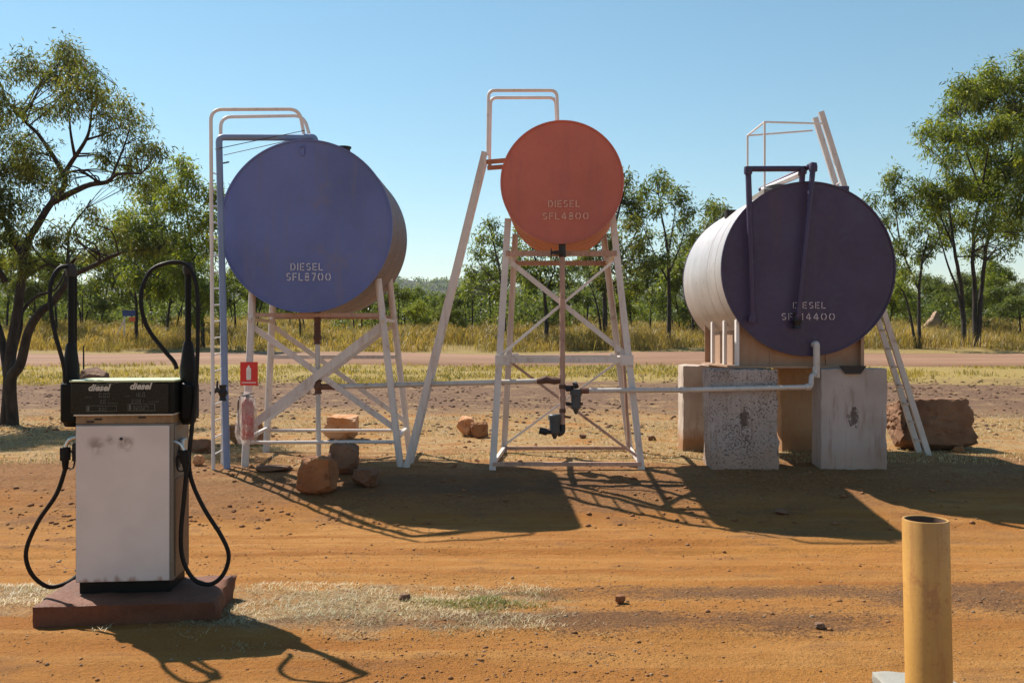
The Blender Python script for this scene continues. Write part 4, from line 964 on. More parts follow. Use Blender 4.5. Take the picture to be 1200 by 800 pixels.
rock('boulder', 1090, 15.55, 1.38, .86, .95, M['rock_dark'], 'biggest boulder, red-brown, behind the foot of the right ladder', 29, 4, boxy=.5)
rock('boulder', 1094, 50, 1.85, 1.30, 1.4, M['rock_tan'], 'pointed tan boulder far off in the tall grass at right', 10, 3, peak=1.0)
rock('boulder', 109, 23.5, .84, .80, .6, M['rock_brown'], 'dark boulder showing above the top of the fuel pump', 11)
rock('stone', 474, 6.47, .085, .05, .06, M['rock_brown'], 'small dark stone lying on the straw patch', 41, group='loose stones')
rock('stone', 727, 6.38, .075, .06, .06, M['rock_red'], 'small dark red stone on bare dirt right of the straw', 42, group='loose stones')
rock('stone', 961, 5.72, .07, .035, .06, M['rock_brown'], 'small flat stone on the dirt left of the yellow bollard', 43, group='loose stones')
rock('stone', 916, 11.2, .16, .06, .12, M['rock_brown'], 'flat stone lying inside the shadow of the orange tank', 44, group='loose stones')
rock('stone', 683, 17, .14, .08, .12, M['rock_brown'], 'stone on the dry ground behind the orange tank stand, left one', 45, group='loose stones')
rock('stone', 764, 16.6, .15, .09, .12, M['rock_brown'], 'stone on the dry ground right of the orange tank stand', 46, group='loose stones')
rock('stone', 1122, 15.0, .20, .11, .15, M['rock_red'], 'small red stone beside the right end of the biggest boulder', 47, group='loose stones')
rock('stone', 320, 12.9, .55, .07, .3, M['rock_brown'], 'flat slab of stone at the foot of the blue tank stand', 48, group='loose stones')

# pebbles and clods
rs = np.random.RandomState(5)
def pebbles(n, seed, k_=1.0, d0=4.2, d1=21.0):
    r_ = np.random.RandomState(seed)
    d = 1 / r_.uniform(1/d1, 1/d0, n * 3); x = r_.uniform(-.62, .62, n * 3) * d * 1.15
    keep = r_.rand(n*3) < (.25 + .9 * (vnoise(x * .5, d, 1.1, 71) > .52)); d, x = d[keep][:n], x[keep][:n]; n = len(d)
    s = r_.lognormal(math.log(.0042), .55, n) * (0.6 + d / 14) * k_; s = np.minimum(s, .022 * max(1, k_))
    z = gz(x, d)
    base = np.array([(0,0,1),(1,0,.1),(.3,.95,.15),(-.8,.6,.05),(-.8,-.6,.12),(.3,-.95,0),(0,0,-.6)], float)
    tri = np.array([(0,1,2),(0,2,3),(0,3,4),(0,4,5),(0,5,1),(6,2,1),(6,3,2),(6,4,3),(6,5,4),(6,1,5)])
    V = base[None] * (1 + .35 * (r_.rand(n, 7, 3) - .5)) * s[:, None, None] * np.stack([r_.uniform(.8,1.4,n), r_.uniform(.8,1.2,n), r_.uniform(.4,.8,n)], -1)[:, None]
    a = r_.uniform(0, 6.28, n); ca, sa = np.cos(a)[:,None], np.sin(a)[:,None]
    V = np.stack([V[...,0]*ca - V[...,1]*sa, V[...,0]*sa + V[...,1]*ca, V[...,2]], -1)
    V += np.stack([x, d, z + s*.12], -1)[:, None]
    F = (tri[None] + (np.arange(n) * 7)[:, None, None]).reshape(-1, 3)
    return V.reshape(-1, 3), F
V, F = pebbles(6000, 11); raw_obj('pebbles', raw_mesh('pebbles', V, F, M['clod']), 'stuff')['label'] = 'small pebbles and clods scattered on the red dirt'
V, F = pebbles(26000, 13, .55, 4.0, 15.0); raw_obj('dirt_grit', raw_mesh('dirt_grit', V, F, M['clod']), 'stuff')['label'] = 'fine loose grit of the red dirt'
V, F = pebbles(5000, 14, 2.6, 17.5, 29.0); raw_obj('gravel', raw_mesh('gravel', V, F, M['rock_brown']), 'stuff')['label'] = 'loose gravel on the track behind the stands'
V, F = pebbles(2500, 15, 2.2, 10.6, 19.0); raw_obj('stone_litter', raw_mesh('stone_litter', V, F, M['rock_red']), 'stuff')['label'] = 'stone litter around the tank stands'
V, F = pebbles(3500, 12); raw_obj('pale_pebbles', raw_mesh('pale_pebbles', V, F, M['rock_tan']), 'stuff')['label'] = 'small pale pebbles scattered on the red dirt'

# ------------------------------------------------------------------ grass
def blades(x, y, h, w, lean, seed, flat=False):
    r_ = np.random.RandomState(seed); n = len(x); z = gz(x, y)
    a = r_.uniform(0, 6.28, n); b = r_.uniform(0, 6.28, n)
    root = np.stack([x, y, z - .01], -1); side = np.stack([np.cos(a), np.sin(a), np.zeros(n)], -1) * (w/2)[:, None]
    ld = np.stack([np.cos(b), np.sin(b), np.zeros(n)], -1); up = np.array([0,0,1.0])
    l = (lean * r_.uniform(.2, 1, n))[:, None]
    mid = root + up * (h * .6)[:, None] + ld * l * (h * .35)[:, None]
    tip = root + up * (h * (1 - .25*lean))[:, None] + ld * l * h[:, None]
    if flat:
        mid = root + ld * (h*.5)[:,None] + up * r_.uniform(.004,.03,n)[:,None]; tip = root + ld * h[:,None] + up * r_.uniform(.0,.035,n)[:,None]
        side = np.stack([-np.sin(b), np.cos(b), np.zeros(n)], -1) * (w/2)[:, None]
    V = np.stack([root - side, root + side, mid + side*.8, mid - side*.8, tip], 1)
    k = np.arange(n) * 5
    F = np.concatenate([np.stack([k, k+1, k+2], 1), np.stack([k, k+2, k+3], 1), np.stack([k+3, k+2, k+4], 1)])
    return V.reshape(-1, 3), F
def stuff(name, VF, mat_, label):
    o = raw_obj(name, raw_mesh(name, VF[0], VF[1], mat_), 'stuff'); o['label'] = label; return o
n = 150000; y = 38.4 + rs.rand(n)**1.2 * 29; x = rs.uniform(-.64, .64, n) * y
k = (vnoise(x, y, .45, 81) + .5 * vnoise(x, y, .13, 80) + .45 * rs.rand(n) > .80) & (y > 38.6 + 2.2*vnoise(x, y*0, .35, 79)); x, y = x[k], y[k]
h = (.18 + 1.0 * vnoise(x, y, .22, 82)**1.3 + .45 * rs.rand(len(x))**2) * np.clip((y - 37.6) / 4, .3, 1)
stuff('tall_grass', blades(x, y, h, .012 + .022*rs.rand(len(x)), .9, 83), M['grass_tall'], 'tall dry golden grass beyond the far dirt road')
n = 36000; y = rs.uniform(26.5, 32.8, n); x = rs.uniform(-.62, .62, n) * y
k = vnoise(x * .35, y, .8, 84) + .35*vnoise(x, y, 2.2, 78) + .35 * rs.rand(n) > .92; x, y = x[k], y[k]
stuff('verge_grass', blades(x, y, .05 + .16*rs.rand(len(x)) * (.4 + vnoise(x, y, .4, 85)), .012 + .02*rs.rand(len(x)), .8, 86), M['grass_short'], 'yellow-green grass strip along the far road verge')
# straw litter: patch by the pump, and the dry ground beyond the stands
def ell(x, y, cx, cy, rx_, ry_): return 1.25 - ((x-cx)/rx_)**2 - ((y-cy)/ry_)**2 + 1.6*(vnoise(x*.5, y, 2.6, 87) - .5) + 1.6*(vnoise(x, y, 7, 77) - .5)
n = 60000; x = rs.uniform(-4.6, 1.2, n); y = rs.uniform(5.3, 7.6, n)
k = (np.maximum(ell(x,y,-1.0,6.3,1.55,.85), ell(x,y,-3.6,6.6,.85,.6)) > .25 + .7*rs.rand(n)) & (rs.rand(n) < .8); x, y = x[k], y[k]
stuff('straw_litter', blades(x, y, .025 + .07*rs.rand(len(x)), .0022 + .0025*rs.rand(len(x)), 1, 88, True), M['straw'], 'pale dry straw lying on the dirt beside the pump')
n = 40000; y = rs.uniform(13.4, 20.5, n); x = rs.uniform(-.62, .62, n) * y
k = (vnoise(x*.4, y, .9, 89) + .35*rs.rand(n) > .66); x, y = x[k], y[k]
stuff('dry_grass', blades(x, y, .03 + .06*rs.rand(len(x)), .005 + .006*rs.rand(len(x)), 1.2, 90), M['straw'], 'short dry grass on the ground behind the tank stands')
n = 4200; x = rs.normal(-.22, .26, n); y = rs.normal(6.42, .15, n)
k = vnoise(x, y, 6, 91) + .3*rs.rand(n) > .62; x, y = x[k], y[k]
stuff('green_tufts', blades(x, y, .012 + .035*rs.rand(len(x)), .003 + .003*rs.rand(len(x)), 1.0, 92), M['grass_tuft'], 'small green tufts in the straw patch')

# ------------------------------------------------------------------ trees
def leaf_quads(C, D, L, W, seed):
    """narrow diamond leaves at C pointing along D"""
    r_ = np.random.RandomState(seed); n = len(C)
    q = r_.normal(size=(n,3)); s = np.cross(D, q); s /= np.linalg.norm(s, axis=1, keepdims=True) + 1e-9
    nrm = np.cross(s, D); b = C + D * (L*.5)[:,None] + nrm * (L*.06)[:,None]
    V = np.stack([C, b + s*(W/2)[:,None], C + D*L[:,None], b - s*(W/2)[:,None]], 1)
    k = np.arange(n)*4; return V.reshape(-1,3), np.stack([k, k+1, k+2, k+3], 1)
def make_tree(limbs, blobs, leaf_len, leaf_w, per_tip, tips, seed, droop=.7, spray=.22, twig_r=.008):
    """limbs: (points, r0, r1); blobs: (centre, radius). Returns meshes of wood and leaves"""
    rd = random.Random(seed); wood = MB(); S = []
    for pts, r0, r1 in limbs:
        sp_ = smooth_path(pts, 5); m_ = len(sp_)
        sp_ = [p_ + Vector([.03*r0/.1*mnoise.noise(p_*1.7 + Vector((j*9,seed,0))) for j in range(3)]) for p_ in sp_]
        rr_ = [r0 + (r1-r0)*(i/(m_-1))**.8 for i in range(m_)]
        wood.tube(sp_, rr_, 8 if r0 > .05 else 6); S += list(zip(sp_, rr_))
    SP = np.array([s[0][:] for s in S]); SR = np.array([s[1] for s in S])
    C, D = [], []; sub = []
    for c, rad in blobs:                       # every clump is a handful of smaller ones with gaps between
        for j in range(5):
            while True:
                q = Vector((rd.uniform(-1,1), rd.uniform(-1,1), rd.uniform(-1,1)))
                if .35 < q.length < 1: break
            sub.append((Vector(c) + q*rad*.78, rad*rd.uniform(.34,.58)))
    for c, rad in sub:
        c = Vector(c)
        dv = SP - np.array(c); dist = np.linalg.norm(dv, axis=1) + .9*np.maximum(dv[:,2] + .1, 0)
        i = int(np.argmin(dist)); a = Vector(SP[i]); r0 = min(SR[i]*.55, .008 + .013*(c-a).length)
        mid = a.lerp(c, .5) + Vector((rd.uniform(-.28,.28), rd.uniform(-.28,.28), rd.uniform(-.05,.28))) * (c-a).length
        br = smooth_path([a, mid, c], 4); wood.tube(br, [r0*(1-.7*k/(len(br)-1)) for k in range(len(br))], 5, cap=False)
        nt_ = max(3, int(tips * (rad/.45)**2.0))
        for t_ in range(nt_):
            while True:
                q = Vector((rd.uniform(-1,1), rd.uniform(-1,1), rd.uniform(-1,1)))
                if q.length < 1: break
            q = q * (1 if rd.random() < .25 else (q.length**-.35 if q.length > .05 else 1)); e = c + Vector((q.x, q.y, q.z*.85)) * rad
            st = br[rd.randrange(len(br)//2, len(br))]
            if rd.random() < .45:
                md = st.lerp(e, .55) + Vector((0,0,rd.uniform(0,.2)*rad)); wood.tube([st, md, e], [twig_r, twig_r*.8, twig_r*.4], 3, cap=False)
            out = (e - c).normalized() if (e-c).length > .01 else Vector((0,0,1))
            for l in range(per_tip):
                o_ = Vector((rd.gauss(0,1), rd.gauss(0,1), rd.gauss(0,1)-.3*droop)) * spray * .55
                dd = out*.5 + Vector((rd.uniform(-1,1), rd.uniform(-1,1), rd.uniform(-1,1)))*.8 + Vector((0,0,-droop))
                C.append((e + o_)[:]); D.append(dd.normalized()[:])
    C = np.array(C); D = np.array(D); n = len(C); r_ = np.random.RandomState(seed)
    L = leaf_len * r_.uniform(.65, 1.3, n); W = leaf_w * r_.uniform(.7, 1.3, n)
    return wood, leaf_quads(C, D, L, W, seed)
def plant_tree(label, base, wood, leaves, leafm, group, name='savanna_tree'):
    root = thing(name, label, 'tree', base, group)
    wood.build('trunk', M['bark'], root, 80)
    V, F = leaves; raw_obj('crown', raw_mesh('crown', V - np.array(base)[None], F, leafm), None, root)
    return root

# big tree at the left edge, limbs laid out at its distance
DL = 19.0
rd = random.Random(3)
def LP(lst, dz=()): return [P(a[0], a[1], DL + (a[2] if len(a) > 2 else 0)) for a in lst]
bL = G(9, DL)
limbsL = [
 ([bL - Vector((.05,0,.1))] + LP([(10,430),(17,382,.1),(24,335,.1),(30,290,.1),(48,256,0),(62,236,0),(76,217,0),(75,203,.1)]), .125, .05),
 (LP([(75,204,.1),(60,180,.3),(45,157,.5),(26,139,.6),(0,109,.8)]), .06, .02),
 (LP([(75,204,.1),(88,184,-.2),(101,163,-.4),(106,146,-.5),(108,120,-.5)]), .055, .015),
 (LP([(88,184,-.2),(82,152,-.5),(80,118,-.7)]), .04, .012), (LP([(100,164,-.4),(120,158,-.2),(140,150,0)]), .03, .01),
 (LP([(62,237,0),(101,217,-.4),(124,213,-.6),(138,204,-.7),(166,204,-.9)]), .075, .02), (LP([(131,207,-.6),(146,170,-.4),(152,150,-.2)]), .03, .01),
 (LP([(28,300,.1),(15,278,.5),(4,255,.8),(-10,215,1.0)]), .09, .03),
 ([bL + Vector((.12,-.05,-.1))] + LP([(12,445,-.2),(22,428,-.3),(32,393,-.4),(46,368,-.5),(63,353,-.5),(78,333,-.5),(90,320,-.6),(124,304,-.8),(150,295,-1),(186,292,-1.2)]), .13, .025),
 (LP([(13,440,-.2),(17,411,.1),(24,385,.3),(26,365,.4),(43,347,.6),(66,338,.8),(80,310,1)]), .06, .02),
 (LP([(29,326,.1),(56,310,-.3),(70,318,-.5)]), .04, .012), (LP([(76,335,-.5),(80,300,-.2),(82,270,0),(100,245,.1)]), .045, .012),
 (LP([(6,330,.1),(-25,280,-.2),(-60,235,-.4),(-95,190,-.5)]), .07, .02),
 (LP([(8,440),(0,390,.3),(-14,330,.6),(-20,260,.8)]), .10, .03),
]
blobL = [(15,80,25),(2,118,28),(70,54,17),(58,86,24),(84,76,20),(88,106,25),(112,102,22),(104,80,13),(122,126,20),(72,122,16),(55,132,10),(146,126,19),(162,142,14),(134,152,15),(167,166,15),(182,172,8),(153,190,12),
 (20,160,30),(42,182,24),(8,202,32),(46,216,26),(70,206,12),(14,246,28),(4,284,28),(36,272,16),(86,266,18),(108,250,12),(120,182,6),(150,206,16),(174,216,18),(110,292,20),(140,274,18),(62,284,9),(-25,150,40),(-30,90,30),(-30,220,40),(-15,300,30),(160,286,14),(184,280,12),(30,310,10),(-62,200,40),(-92,240,40),(-62,130,35),(-52,272,30),(-100,170,36),(-82,300,32),(-115,220,36),(-60,235,36),(-95,120,30)]
blobL = [(P(a, b, DL + rd.uniform(-1.6, 1.6)), r_*DL/FPX) for a, b, r_ in blobL]
plant_tree('large spreading tree with several dark stems at the left edge', bL, *make_tree(limbsL, blobL, .12, .025, 22, 38, 5, .8, .20), M['leaf_olive'], 'foreground trees')

def traced(label, D_, base_px, limbs, blobs, leafm, leaf_len, leaf_w, per, tips, seed, dep, spray=.3, group='foreground trees'):
    b = G(base_px, D_); r_ = random.Random(seed)
    L = []
    for pts, r0, r1, fromground in limbs:
        q = [P(a, c, D_ + (i*.25 if i % 2 else -i*.2) * dep*.3) for i, (a, c) in enumerate(pts)]
        if fromground: q[0] = G(pts[0][0], D_, -.1)
        L.append((q, r0, r1))
    B = [(P(a, c, D_ + r_.uniform(-dep, dep)), k*D_/FPX) for a, c, k in blobs]
    return plant_tree(label, b, *make_tree(L, B, leaf_len, leaf_w, per, tips, seed, .7, spray), leafm, group)
traced('bushy yellow-green tree just left of the blue tank ladder', 42, 238,
 [([(238,440),(236,365),(228,320),(222,270),(212,210)], .11, .02, 1), ([(232,340),(205,300),(190,250)], .05, .015, 0), ([(226,305),(245,270),(246,232)], .04, .012, 0), ([(236,370),(214,345),(180,322),(150,310)], .05, .015, 0)],
 [(210,192,13),(190,207,16),(226,208,16),(170,226,17),(246,232,14),(206,236,22),(181,256,22),(231,256,22),(152,262,17),(206,282,25),(246,292,17),(166,292,20),(216,322,22),(188,332,18),(240,342,16),(155,325,14),(228,368,9)],
 M['leaf_green'], .24, .060, 14, 24, 8, 2.0, .36)
traced('thin-stemmed tree behind the fuel pump, between its hose masts', 44, 160,
 [([(160,420),(160,365),(156,330),(150,290),(146,255)], .09, .02, 1), ([(158,350),(136,318),(118,290)], .05, .015, 0), ([(156,330),(176,300),(186,275)], .04, .012, 0)],
 [(146,250,13),(126,272,16),(165,270,15),(118,300,15),(148,296,16),(182,290,13),(135,325,14),(170,325,14),(110,330,10),(150,345,8)],
 M['leaf'], .26, .062, 14, 18, 9, 1.8, .36)
traced('tall drooping pale-green tree at the right edge', 42, 1140,
 [([(1130,400),(1127,345),(1118,290),(1112,240),(1108,190)], .13, .03, 1), ([(1131,400),(1124,350),(1108,302),(1098,262)], .09, .02, 1), ([(1143,402),(1142,340),(1140,285),(1150,225),(1162,150)], .14, .03, 1), ([(1146,402),(1151,330),(1160,270),(1180,210),(1192,130)], .13, .03, 1), ([(1150,225),(1130,170),(1125,125)], .06, .02, 0), ([(1180,210),(1205,170),(1215,120)], .06, .02, 0), ([(1118,290),(1100,250),(1085,225)], .05, .02, 0)],
 [(1196,72,14),(1158,86,15),(1180,98,18),(1130,106,16),(1112,122,15),(1150,118,22),(1192,128,22),(1087,152,10),(1104,152,17),(1136,152,22),(1170,152,22),(1200,162,22),(1090,174,8),(1116,186,14),(1150,186,22),(1186,192,24),(1082,216,16),(1110,226,20),(1146,222,24),(1182,228,24),(1086,246,16),(1120,256,18),(1162,256,18),(1192,262,16),(1104,276,11),(1142,290,11),(1215,100,25),(1222,190,30),(1178,290,9),(1125,215,15),(1165,205,15)],
 M['leaf_green'], .25, .056, 15, 28, 10, 2.6, .40)
traced('open-crowned smaller tree right beside the purple tank', 41, 1077,
 [([(1078,400),(1077,350),(1080,310),(1088,275)], .10, .03, 1), ([(1074,402),(1062,350),(1046,328)], .08, .02, 1), ([(1077,340),(1058,295),(1050,250),(1048,205)], .06, .015, 0), ([(1058,300),(1040,265),(1026,240)], .04, .012, 0), ([(1080,310),(1100,280),(1110,250)], .04, .01, 0)],
 [(1050,202,10),(1043,216,8),(1024,236,9),(1060,240,13),(1040,258,9),(1072,262,13),(1056,285,11),(1090,290,11),(1042,300,9),(1075,300,10),(1062,318,9)],
 M['leaf'], .24, .058, 14, 22, 11, 1.6, .34)
traced('tall slim tree with an airy crown between orange and purple tanks', 43, 784,
 [([(784,405),(784,350),(783,300),(776,255),(770,215)], .12, .02, 1), ([(784,320),(798,285),(806,250)], .05, .012, 0), ([(783,330),(766,295),(752,262)], .05, .012, 0), ([(783,300),(790,255),(792,225)], .04, .01, 0)],
 [(770,208,11),(756,222,11),(782,218,10),(792,228,10),(806,242,10),(748,248,12),(770,240,12),(800,262,10),(756,276,10),(786,280,9),(812,275,8),(838,243,7),(775,300,8),(745,292,8)],
 M['leaf'], .24, .062, 14, 22, 12, 1.6, .34, 'trees beyond the road')
traced('dense dark tree directly behind the right legs of the orange tank', 42, 710,
 [([(709,405),(709,350),(712,310),(722,260),(734,215)], .14, .03, 1), ([(711,330),(698,290),(690,262)], .06, .015, 0), ([(707,402),(700,360),(690,330)], .07, .02, 1), ([(714,320),(740,285),(748,262)], .05, .015, 0)],
 [(734,205,9),(728,226,13),(742,232,10),(716,250,14),(738,258,13),(700,275,13),(724,282,14),(746,285,11),(690,300,12),(712,308,13),(736,312,12),(756,310,10),(700,330,9),(685,270,9),(722,335,9),(748,335,9)],
 M['leaf_olive'], .24, .062, 14, 24, 13, 1.6, .34, 'trees beyond the road')
traced('dark-stemmed tree seen under the orange tank, left of its down pipe', 43, 640,
 [([(641,408),(640,370),(636,335),(626,300),(618,270)], .12, .02, 1), ([(638,345),(650,315),(652,290)], .05, .015, 0), ([(634,325),(612,305),(600,290)], .04, .012, 0)],
 [(618,272,10),(606,290,9),(630,290,11),(650,296,10),(612,312,10),(640,312,9),(655,320,8),(598,318,7),(625,328,7)],
 M['leaf'], .24, .062, 14, 22, 14, 1.4, .32, 'trees beyond the road')
traced('leafy tree showing left of the orange tank, behind the leaning ladder', 46, 590,
 [([(592,402),(590,360),(586,320),(578,285),(574,265)], .10, .02, 1), ([(588,345),(604,318),(606,296)], .05, .012, 0), ([(587,335),(566,315),(556,300)], .04, .012, 0)],
 [(574,262,8),(568,278,9),(586,282,9),(560,296,9),(578,300,10),(600,300,9),(552,318,9),(572,320,10),(592,322,9),(606,322,7),(548,338,7),(580,340,8)],
 M['leaf'], .24, .062, 14, 22, 15, 1.4, .32, 'trees beyond the road')

# smaller trees of the background: a few shapes, each copied with its own size, turn and label
def generic(seed, leafm):
    r_ = random.Random(seed); H = 6.0; limbs = []; blobs = []
    lean = Vector((r_.uniform(-.5,.5), r_.uniform(-.3,.3), 0)); top = Vector((0,0,H*.86)) + lean
    tr = [Vector((0,0,-.15)), Vector((0,0,H*.22)) + lean*.1, Vector((0,0,H*.5)) + lean*.6, top]; limbs.append((tr, .09, .02))
    for i in range(r_.randint(4, 6)):
        t_ = r_.uniform(.3, .75); a = r_.uniform(0, 6.28); p0 = Vector((0,0,H*t_*.9)) + lean*t_
        ln = r_.uniform(.8, 1.5); e = p0 + Vector((math.cos(a)*ln, math.sin(a)*ln, r_.uniform(.5, 1.3)))
        limbs.append(([p0, p0.lerp(e,.5) + Vector((0,0,-.1)), e], .04, .012)); blobs.append((e, r_.uniform(.35,.6)))
        for j in range(2): blobs.append((e + Vector((r_.uniform(-.7,.7), r_.uniform(-.7,.7), r_.uniform(-.5,.6))), r_.uniform(.28,.5)))
    for j in range(5): blobs.append((top + Vector((r_.uniform(-.8,.8), r_.uniform(-.8,.8), r_.uniform(-.9,.35))), r_.uniform(.3,.55)))
    w, lv = make_tree(limbs, blobs, .22, .062, 12, 24, seed, .7, .30)
    root = thing('small_tree', 'x', 'tree', (0,0,0)); w.build('trunk', M['bark'], root, 80)
    raw_obj('crown', raw_mesh('crown', lv[0], lv[1], leafm), None, root); return root
protos = [generic(101, M['leaf']), generic(102, M['leaf_olive']), generic(103, M['leaf_far']), generic(104, M['leaf_green']), generic(105, M['leaf'])]
used = set()
spots = [  # px, distance, py of the top, shape, label
 (40,48,300,1,'small dark tree behind the left tree trunk'),
 (100,52,318,2,'low greyish tree behind the left hose mast of the pump'),
 (196,47,262,3,'yellow-green tree behind the right hose mast of the pump'),
 (276,50,300,0,'tree between the blue fill pipe and the red sign'),
 (318,54,322,2,'pale small tree under the left side of the blue tank'),
 (352,45,318,1,'dark leaning tree just under the middle of the blue tank'),
 (398,58,335,2,'low tree under the blue tank, right of its down pipe'),
 (424,52,328,3,'bright green low tree between the right legs of the blue tank'),
 (466,50,326,0,'tree just right of the blue tank stand'),
 (497,56,334,3,'low yellow-green tree left of the leaning ladder, before the hill'),
 (518,50,338,2,'low tree crossed by the leaning ladder'),
 (546,54,318,4,'rounded tree right of the leaning ladder'),
 (668,52,312,2,'small tree right behind the rusty down pipe'),
 (762,52,290,0,'tree just right of the orange tank stand'),
 (812,48,268,4,'tree at the left edge of the silver tank shell'),
 (834,55,236,1,'tall thin tree top rising above the silver tank shell'),
 (8, 50, 262, 3, 'yellow-green tree left of the left tree trunk'), (66, 46, 268, 0, 'tree between the left tree stems and the left hose mast'), (122, 58, 272, 4, 'far tree just right of the left hose mast'), (178, 54, 300, 1, 'darker tree inside the right hose loop'), (224, 52, 268, 2, 'grey-green tree between the right hose and the ladder'), (258, 46, 318, 4, 'low tree right behind the ladder of the blue tank'), (300, 60, 326, 3, 'low bright tree behind the red sign post'), (376, 62, 330, 0, 'far low tree behind the down pipe of the blue tank'), (446, 60, 330, 4, 'low tree seen between the pair of right legs of the blue stand'), (484, 47, 348, 3, 'short bright bush-like tree close left of the leaning ladder'), (532, 46, 352, 0, 'short tree just right of where the ladder meets the hill'), (562, 60, 300, 2, 'greyish tree behind the leafy one left of the orange tank'), (616, 56, 300, 3, 'bright tree behind the left legs of the orange tank stand'), (688, 56, 290, 4, 'tree behind the dense dark one under the orange tank'), (740, 47, 318, 3, 'bright low tree at the right leg of the orange tank stand'), (796, 54, 300, 3, 'yellow-green tree beside the slim airy one'), (1042, 50, 322, 3, 'low bright tree at the right rim of the purple tank'), (1062, 58, 300, 4, 'far tree behind the open-crowned one by the purple tank'), (1128, 50, 318, 1, 'dark low tree between the stems of the big right tree'), (1152, 60, 300, 4, 'far tree right of the big right tree stems'),
 (1108,55,318,0,'low tree behind the pointed tan boulder'),
 (1172,52,300,3,'bright low tree below the big crown at right'),
 (1196,47,322,2,'small greyish tree at the extreme right edge'),
]
for px, d, top, k, lab in spots:
    src = protos[k]
    if k in used:
        r_ = src.copy(); COL.objects.link(r_)
        for ch in list(src.children):
            c_ = ch.copy(); COL.objects.link(c_); c_.parent = r_
    else: r_ = src; used.add(k)
    b = G(px, d); Ht = P(px, top, d).z - b.z; s = Ht / 6.0
    r_.location = b; r_.scale = (s * (1.25 if s < .7 else 1.0), s * (1.25 if s < .7 else 1.0), s); r_.rotation_euler = (0, 0, px * 1.7)
    r_['label'] = lab; r_['group'] = 'trees beyond the road'

# scrub and the far wood, which read as one mass
def cloud(cx, cy, cz, rad, per, L, W, seed):
    r_ = np.random.RandomState(seed); n = len(cx)
    q = r_.normal(size=(n, per, 3)); q /= np.linalg.norm(q, axis=2, keepdims=True); q *= r_.rand(n, per, 1)**.45
    C = np.stack([cx, cy, cz], -1)[:, None] + q * rad[:, None, None] * np.array([1.1, 1.1, .9])
    C = C.reshape(-1, 3); D = r_.normal(size=C.shape); D[:,2] -= .5; D /= np.linalg.norm(D, axis=1, keepdims=True)
    k = len(C); return leaf_quads(C, D, L*r_.uniform(.6,1.3,k), W*r_.uniform(.6,1.3,k), seed+1)
n = 1500; y = rs.uniform(49, 82, n); x = rs.uniform(-.62, .62, n) * y
k = vnoise(x, y, .15, 95) + .3*rs.rand(n) > .55; x, y = x[k], y[k]; hh = rs.uniform(.3, 2.2, len(x)) 
sc = stuff('scrub', cloud(x, y, gz(x, y) + hh, rs.uniform(.35, .95, len(x)), 120, .26, .075, 96), M['leaf_far'], 'mixed low scrub between and behind the trees beyond the road')
n = 2600; y = rs.uniform(760, 1090, n); x = rs.uniform(-.6, .6, n) * y
ti = np.clip((y - 650) / 850 * 39, 0, 38.99); xi = np.clip((x + 1900) / 3800 * 190, 0, 189.99); i0 = ti.astype(int); j0 = xi.astype(int); a_, b_ = ti - i0, xi - j0
zh = (HZ[i0,j0]*(1-a_) + HZ[i0+1,j0]*a_)*(1-b_) + (HZ[i0,j0+1]*(1-a_) + HZ[i0+1,j0+1]*a_)*b_
stuff('hill_wood', cloud(x, y, zh + 3.0, rs.uniform(2.5, 5.0, n), 16, 2.6, 1.5, 98), M['leaf_far'], 'trees dotted over the far hills')
n = 4200; y = 80 * np.exp(rs.rand(n) * 1.5); x = rs.uniform(-.66, .66, n) * y; hh = rs.uniform(.1, 1.0, n) * np.minimum(y * .040 - 1.6, 9.0)
stuff('far_wood', cloud(x, y, gz(x, y) + hh, rs.uniform(.6, 1.3, n) * (y / 110)**.5, 60, .70, .28, 97), M['leaf_far'], 'distant open woodland reaching back to the hills')
w = MB()
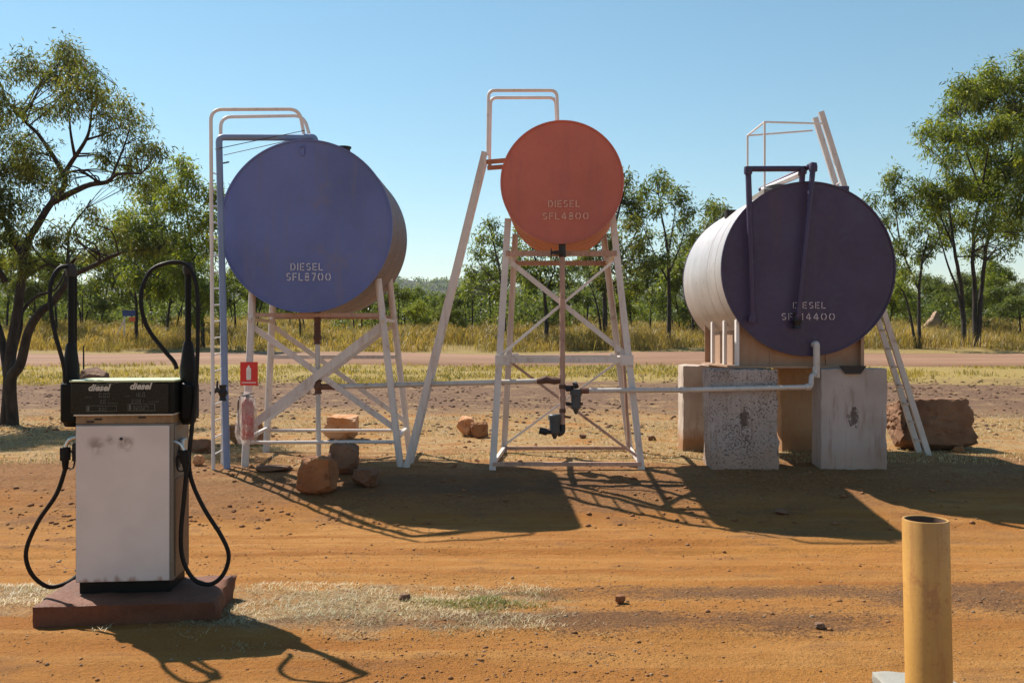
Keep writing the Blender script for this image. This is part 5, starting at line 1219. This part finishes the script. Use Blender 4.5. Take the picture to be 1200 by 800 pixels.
for i in range(170):
    yy = random.Random(i).uniform(48, 80); xx = random.Random(i+999).uniform(-.6,.6)*yy; z = g1(xx, yy); hh = 1.0 + 1.8*random.Random(i+5).random(); ln = random.Random(i+7).uniform(-.6,.6)
    w.tube([Vector((xx,yy,z-.1)), Vector((xx+ln*.4,yy,z+hh*.5)), Vector((xx+ln,yy,z+hh))], [.05,.04,.015], 5, cap=False)
o = w.build('sapling_stems', M['bark'], None, 80); o['kind'] = 'stuff'; o['label'] = 'thin dark stems of the scrub beyond the road'

# ------------------------------------------------------------------ small far things
b = G(151, 45); sgn = thing('road_sign', 'small blue board with an orange tag on thin poles across the road', 'sign', b)
MB().cyl(G(145.5,45,-.1), P(146,370,45), .04, 8).build('pole', M['rail_white'], sgn); MB().cyl(G(158.5,45,-.1), P(158,371,45), .035, 8).build('pole', M['rust'], sgn)
a_, c_ = P(143.5,370.5,44.94), P(158.5,363.5,44.94); MB().box((a_.x,44.93,a_.z),(c_.x,44.96,c_.z)).build('board', M['blue_sign'], sgn)
a_, c_ = P(151.5,376.5,44.9), P(160.5,371.5,44.9); MB().box((a_.x,44.89,a_.z),(c_.x,44.92,c_.z)).build('tag', M['orange_sign'], sgn)
a_ = P(131,397,44.9); c_ = P(147,372,45); MB().cyl(Vector((a_.x,44.9,g1(a_.x,44.9)-.1)), c_, .03, 6).build('prop', M['rail_white'], sgn)
b = G(98, 31); fp = thing('fence_post', 'thin dark steel picket standing by the far road at left', 'post', b)
mb = MB(); t_ = P(98, 405, 31); mb.bar(b - Vector((0,0,.1)), Vector((b.x,31,t_.z)), .05, .008, up=(0,1,0)); mb.bar(b - Vector((0,.03,.1)), Vector((b.x,30.97,t_.z)), .008, .05, up=(0,1,0)); mb.build('picket', M['picket'], fp)

# ------------------------------------------------------------------ haze in the air
m = bpy.data.materials.new('thin_haze'); m.use_nodes = True; nt = m.node_tree; nt.nodes.remove(nt.nodes['Principled BSDF'])
pv = nt.nodes.new('ShaderNodeVolumePrincipled'); pv.inputs['Color'].default_value = (.82,.90,1,1); pv.inputs['Density'].default_value = .00010; pv.inputs['Anisotropy'].default_value = .2
nt.links.new(pv.outputs[0], nt.nodes['Material Output'].inputs['Volume'])
hz = MB().box((-2100,-320,-2), (2100,1800,160)).build('haze', m, None, 0); hz['kind'] = 'stuff'; hz['label'] = 'thin pale haze over the far hills'
